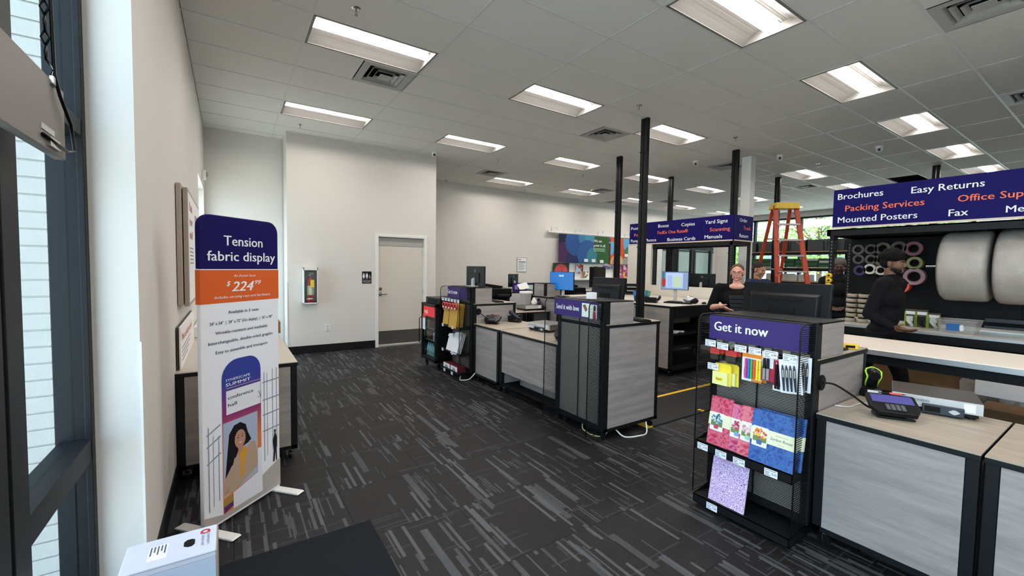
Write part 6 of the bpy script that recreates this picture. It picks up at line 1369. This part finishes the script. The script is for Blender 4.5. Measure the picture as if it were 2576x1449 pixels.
    for k, (el, wr, dr_, nr_, cu) in enumerate(arms):
        el, wr = Vector(el), Vector(wr); cap_(c, S_[k]-Vector((0,0,.01)), el if sleeves == 'long' else S_[k].lerp(el, .95), .062*s*b, .054*s*b)
        if sleeves == 'long': cap_(c, el, el.lerp(wr, .93), .052*s*b, .036*s)
    part('shirt', fuse(c, .009, 5), mm('cloth_', shirt, rough=.9, bump=.5, bscale=12), t)
    p = MB(); p.ell((0,0,.52*H), (.170*b*s,.124*b*s,.08*s), 18)
    for sx in (-1, 1): cap_(p, (sx*.085*s,0,.49*H), (sx*.095*s,-.02+st(sx)*.55,.28*H), .088*s*b, .066*s); cap_(p, (sx*.095*s,-.02+st(sx)*.55,.28*H), (sx*.10*s,.02+st(sx),.05*H), .064*s, .055*s)
    part('trousers', fuse(p, .011, 5), mm('cloth_', pants, rough=.8), t)
    for sx in (-1, 1): q = MB(); q.ell((sx*.10*s,-.055+st(sx),.045), (.05*s,.14*s,.045),14); q.box(sx*.10*s-.045,-.18+st(sx),0.0,sx*.10*s+.045,.07+st(sx),.025); part('shoe', fuse(q, .01, 2), BLK2, t)
    # hair
    h = MB(); HE = lambda c_, r, n=16: h.ell(Hd(*c_), tuple(x*s for x in r), n, rot=tuple(RM.to_euler()))
    if hairstyle == 'afro':
        for k in range(34):
            rn = random.Random(k*7+1); a = rn.random()*6.28; e = rn.random()*1.5; x, y, z = math.cos(a)*math.cos(e), math.sin(a)*math.cos(e), math.sin(e)
            if y < -.2 and z < .35: continue
            HE((x*.078, .012+y*.088, .062+z*.070), (.032,.032,.032), 8)
        HE((0,.014,.068),(.094,.100,.084)); HE((0,.048,.010),(.078,.064,.066))
    elif hairstyle == 'bun':
        HE((0,.027,.046),(.0785,.091,.077)); HE((0,.045,.0),(.077,.066,.07)); HE((0,.115,.03),(.035,.03,.035)); 
    else: HE((0,.024,.048),(.078,.092,.073)); HE((0,.050,.0),(.076,.060,.060))
    hm_ = fuse(h, .006, 2); part('hair', hm_, mm('hair_', hair, rough=.9, bump=.8, bscale=220), t)
    ew = MB(); ir = MB(); br = MB()
    for sx in (-1, 1):
        ew.ell(Hd(sx*.030,-.0765,.001), (.0105*s,.0075*s,.0050*s), 12); ir.ell(Hd(sx*.030,-.0832,.001), (.0052*s,.0022*s,.0044*s), 10)
        br.bar(Hd(sx*.014,-.0905,.022), Hd(sx*.046,-.0805,.024), .004*s, .006*s)
    obj('eye', ew, mat('eye_white', '#9a918a', .3), t, local=True); obj('iris', ir, mat('iris_dark', '#2a1f18', .2), t, local=True); obj('eyebrow', br, mm('hair_', hair), t, local=True)
    lp_ = MB(); lp_.ell(Hd(0,-.0915,-.0535), (.021*s,.0055*s,.0035*s), 10); lp_.ell(Hd(0,-.0900,-.0615), (.019*s,.0055*s,.0045*s), 10)
    dk = {'#dc9f8a':'#b8685f','#6b4a35':'#5a3430','#a8765a':'#8a5040','#4a3224':'#3c2420'}.get(skin, '#804040'); obj('lips', lp_, mat('lips_'+dk[1:], dk, .4), t, local=True)
    if stache or beard:
        bd = MB(); 
        for sx in (-1,1): bd.ell(Hd(sx*.013,-.092,-.045), (.015*s,.006*s,.0045*s), 10)
        if beard:
            be = tuple(RM.to_euler()); bd.ell(Hd(0,-.029,-.068), (.0485*s,.0500*s,.040*s), 14, rot=be); bd.ell(Hd(0,-.071,-.091), (.022*s,.020*s,.018*s), 12, rot=be)
            for sx in (-1,1): bd.ell(Hd(sx*.044,-.022,-.058), (.0190*s,.032*s,.022*s), 12, rot=be)
        part('beard' if beard else 'moustache', fuse(bd, .004, 1), mm('hair_', '#1a1614' if beard else '#2a2524'), t)
    if glasses:
        gl = MB()
        for sx in (-1,1):
            cpts = [Hd(sx*.032+.026*math.cos(2*PI*k/14), -.104, .0+.017*math.sin(2*PI*k/14)) for k in range(15)]; gl.tube(cpts, .0022*s, 5); gl.tube([Hd(sx*.058,-.103,.006), Hd(sx*.079,-.05,.008), Hd(sx*.082,.005,.004)], .0018*s, 5)
        gl.tube([Hd(-.006,-.104,.004), Hd(0,-.106,.006), Hd(.006,-.104,.004)], .002*s, 5); obj('glasses', gl, mat('glasses_frame', '#4a1f26', .3), t, local=True)
    return t
# man by the packing table, in profile, facing the right of the photo
p1 = person('man in a black jacket with short curly hair walking right behind the packing table', (5.84, 1.60, 0), R_(-8), 1.80, '#6b4a35', '#0d0d12', '#0c0c10', '#0f0c0a',
    [((-.21,.02,1.14), (-.18,-.20,1.02), (0,-1,-.15), (.5,0,1), .35), ((.21,.05,1.14), (.20,.02,.88), (0,-.2,-1), (-1,0,0), .4)], head_rot=(R_(4), R_(2)), lean=.075, stride=.24, hairstyle='afro', sleeves='long', collar=True, beard=True)
# woman with glasses behind the register
p2 = person('woman with red glasses in a black top holding a black tray, behind the big monitor', (5.42, 2.95, 0), R_(-62), 1.66, '#dc9f8a', '#0a0a0c', '#15161c', '#5a4330',
    [((-.285,-.02,1.09), (-.155,-.24,1.13), (.85,-.40,-.40), (.1,.5,.9), .15), ((.27,.0,1.10), (.12,-.20,1.05), (-.8,-.5,0), (0,.4,1), .5)], head_rot=(R_(-4), R_(2)), b=1.18, hairstyle='bun', female=True, glasses=True)
hb = thing('tray_stack', 'stack of black trays held by the woman', 'tray', (5.42, 2.95, 1.02), R_(-62))
for k in range(5): obj('tray', MB().prism([(-.12-.006*k,0),(.14+.006*k,0),(.15+.006*k,.045),(-.13-.006*k,.045)], (.07,-.30,.005+.05*k), (1,0,0), (0,0,1), -.10), BLK2, hb, local=True, bev=.003)
p3 = person('man in a dark blue shirt seen in profile beside the ladder', (6.78, 3.40, 0), R_(-20), 1.71, '#a8765a', '#2a3350', '#22252e', '#2e2a28',
    [((-.22,.02,1.10), (-.14,-.20,1.02), (0,-1,0), (.3,0,-1), .4), ((.22,.02,1.10), (.14,-.20,1.02), (0,-1,0), (-.3,0,-1), .4)], head_rot=(R_(8), R_(14)), lean=.06)
p4 = person('man with grey hair and moustache in a black shirt looking down behind the post', (7.55, 2.585, 0), R_(-72), 1.79, '#4a3224', '#14151a', '#15161c', '#5a5450',
    [((-.23,.02,1.14), (-.10,-.20,1.06), (.5,-.8,0), (.3,0,-1), .4), ((.23,.02,1.14), (.10,-.20,1.06), (-.5,-.8,0), (-.3,0,-1), .4)], head_rot=(0, R_(16)), lean=.03, stache=True, collar=True)
obj('shirt_logo', MB().obox((.10,-.125,1.34), (.07,.002,.012)), TXW, p4, local=True)
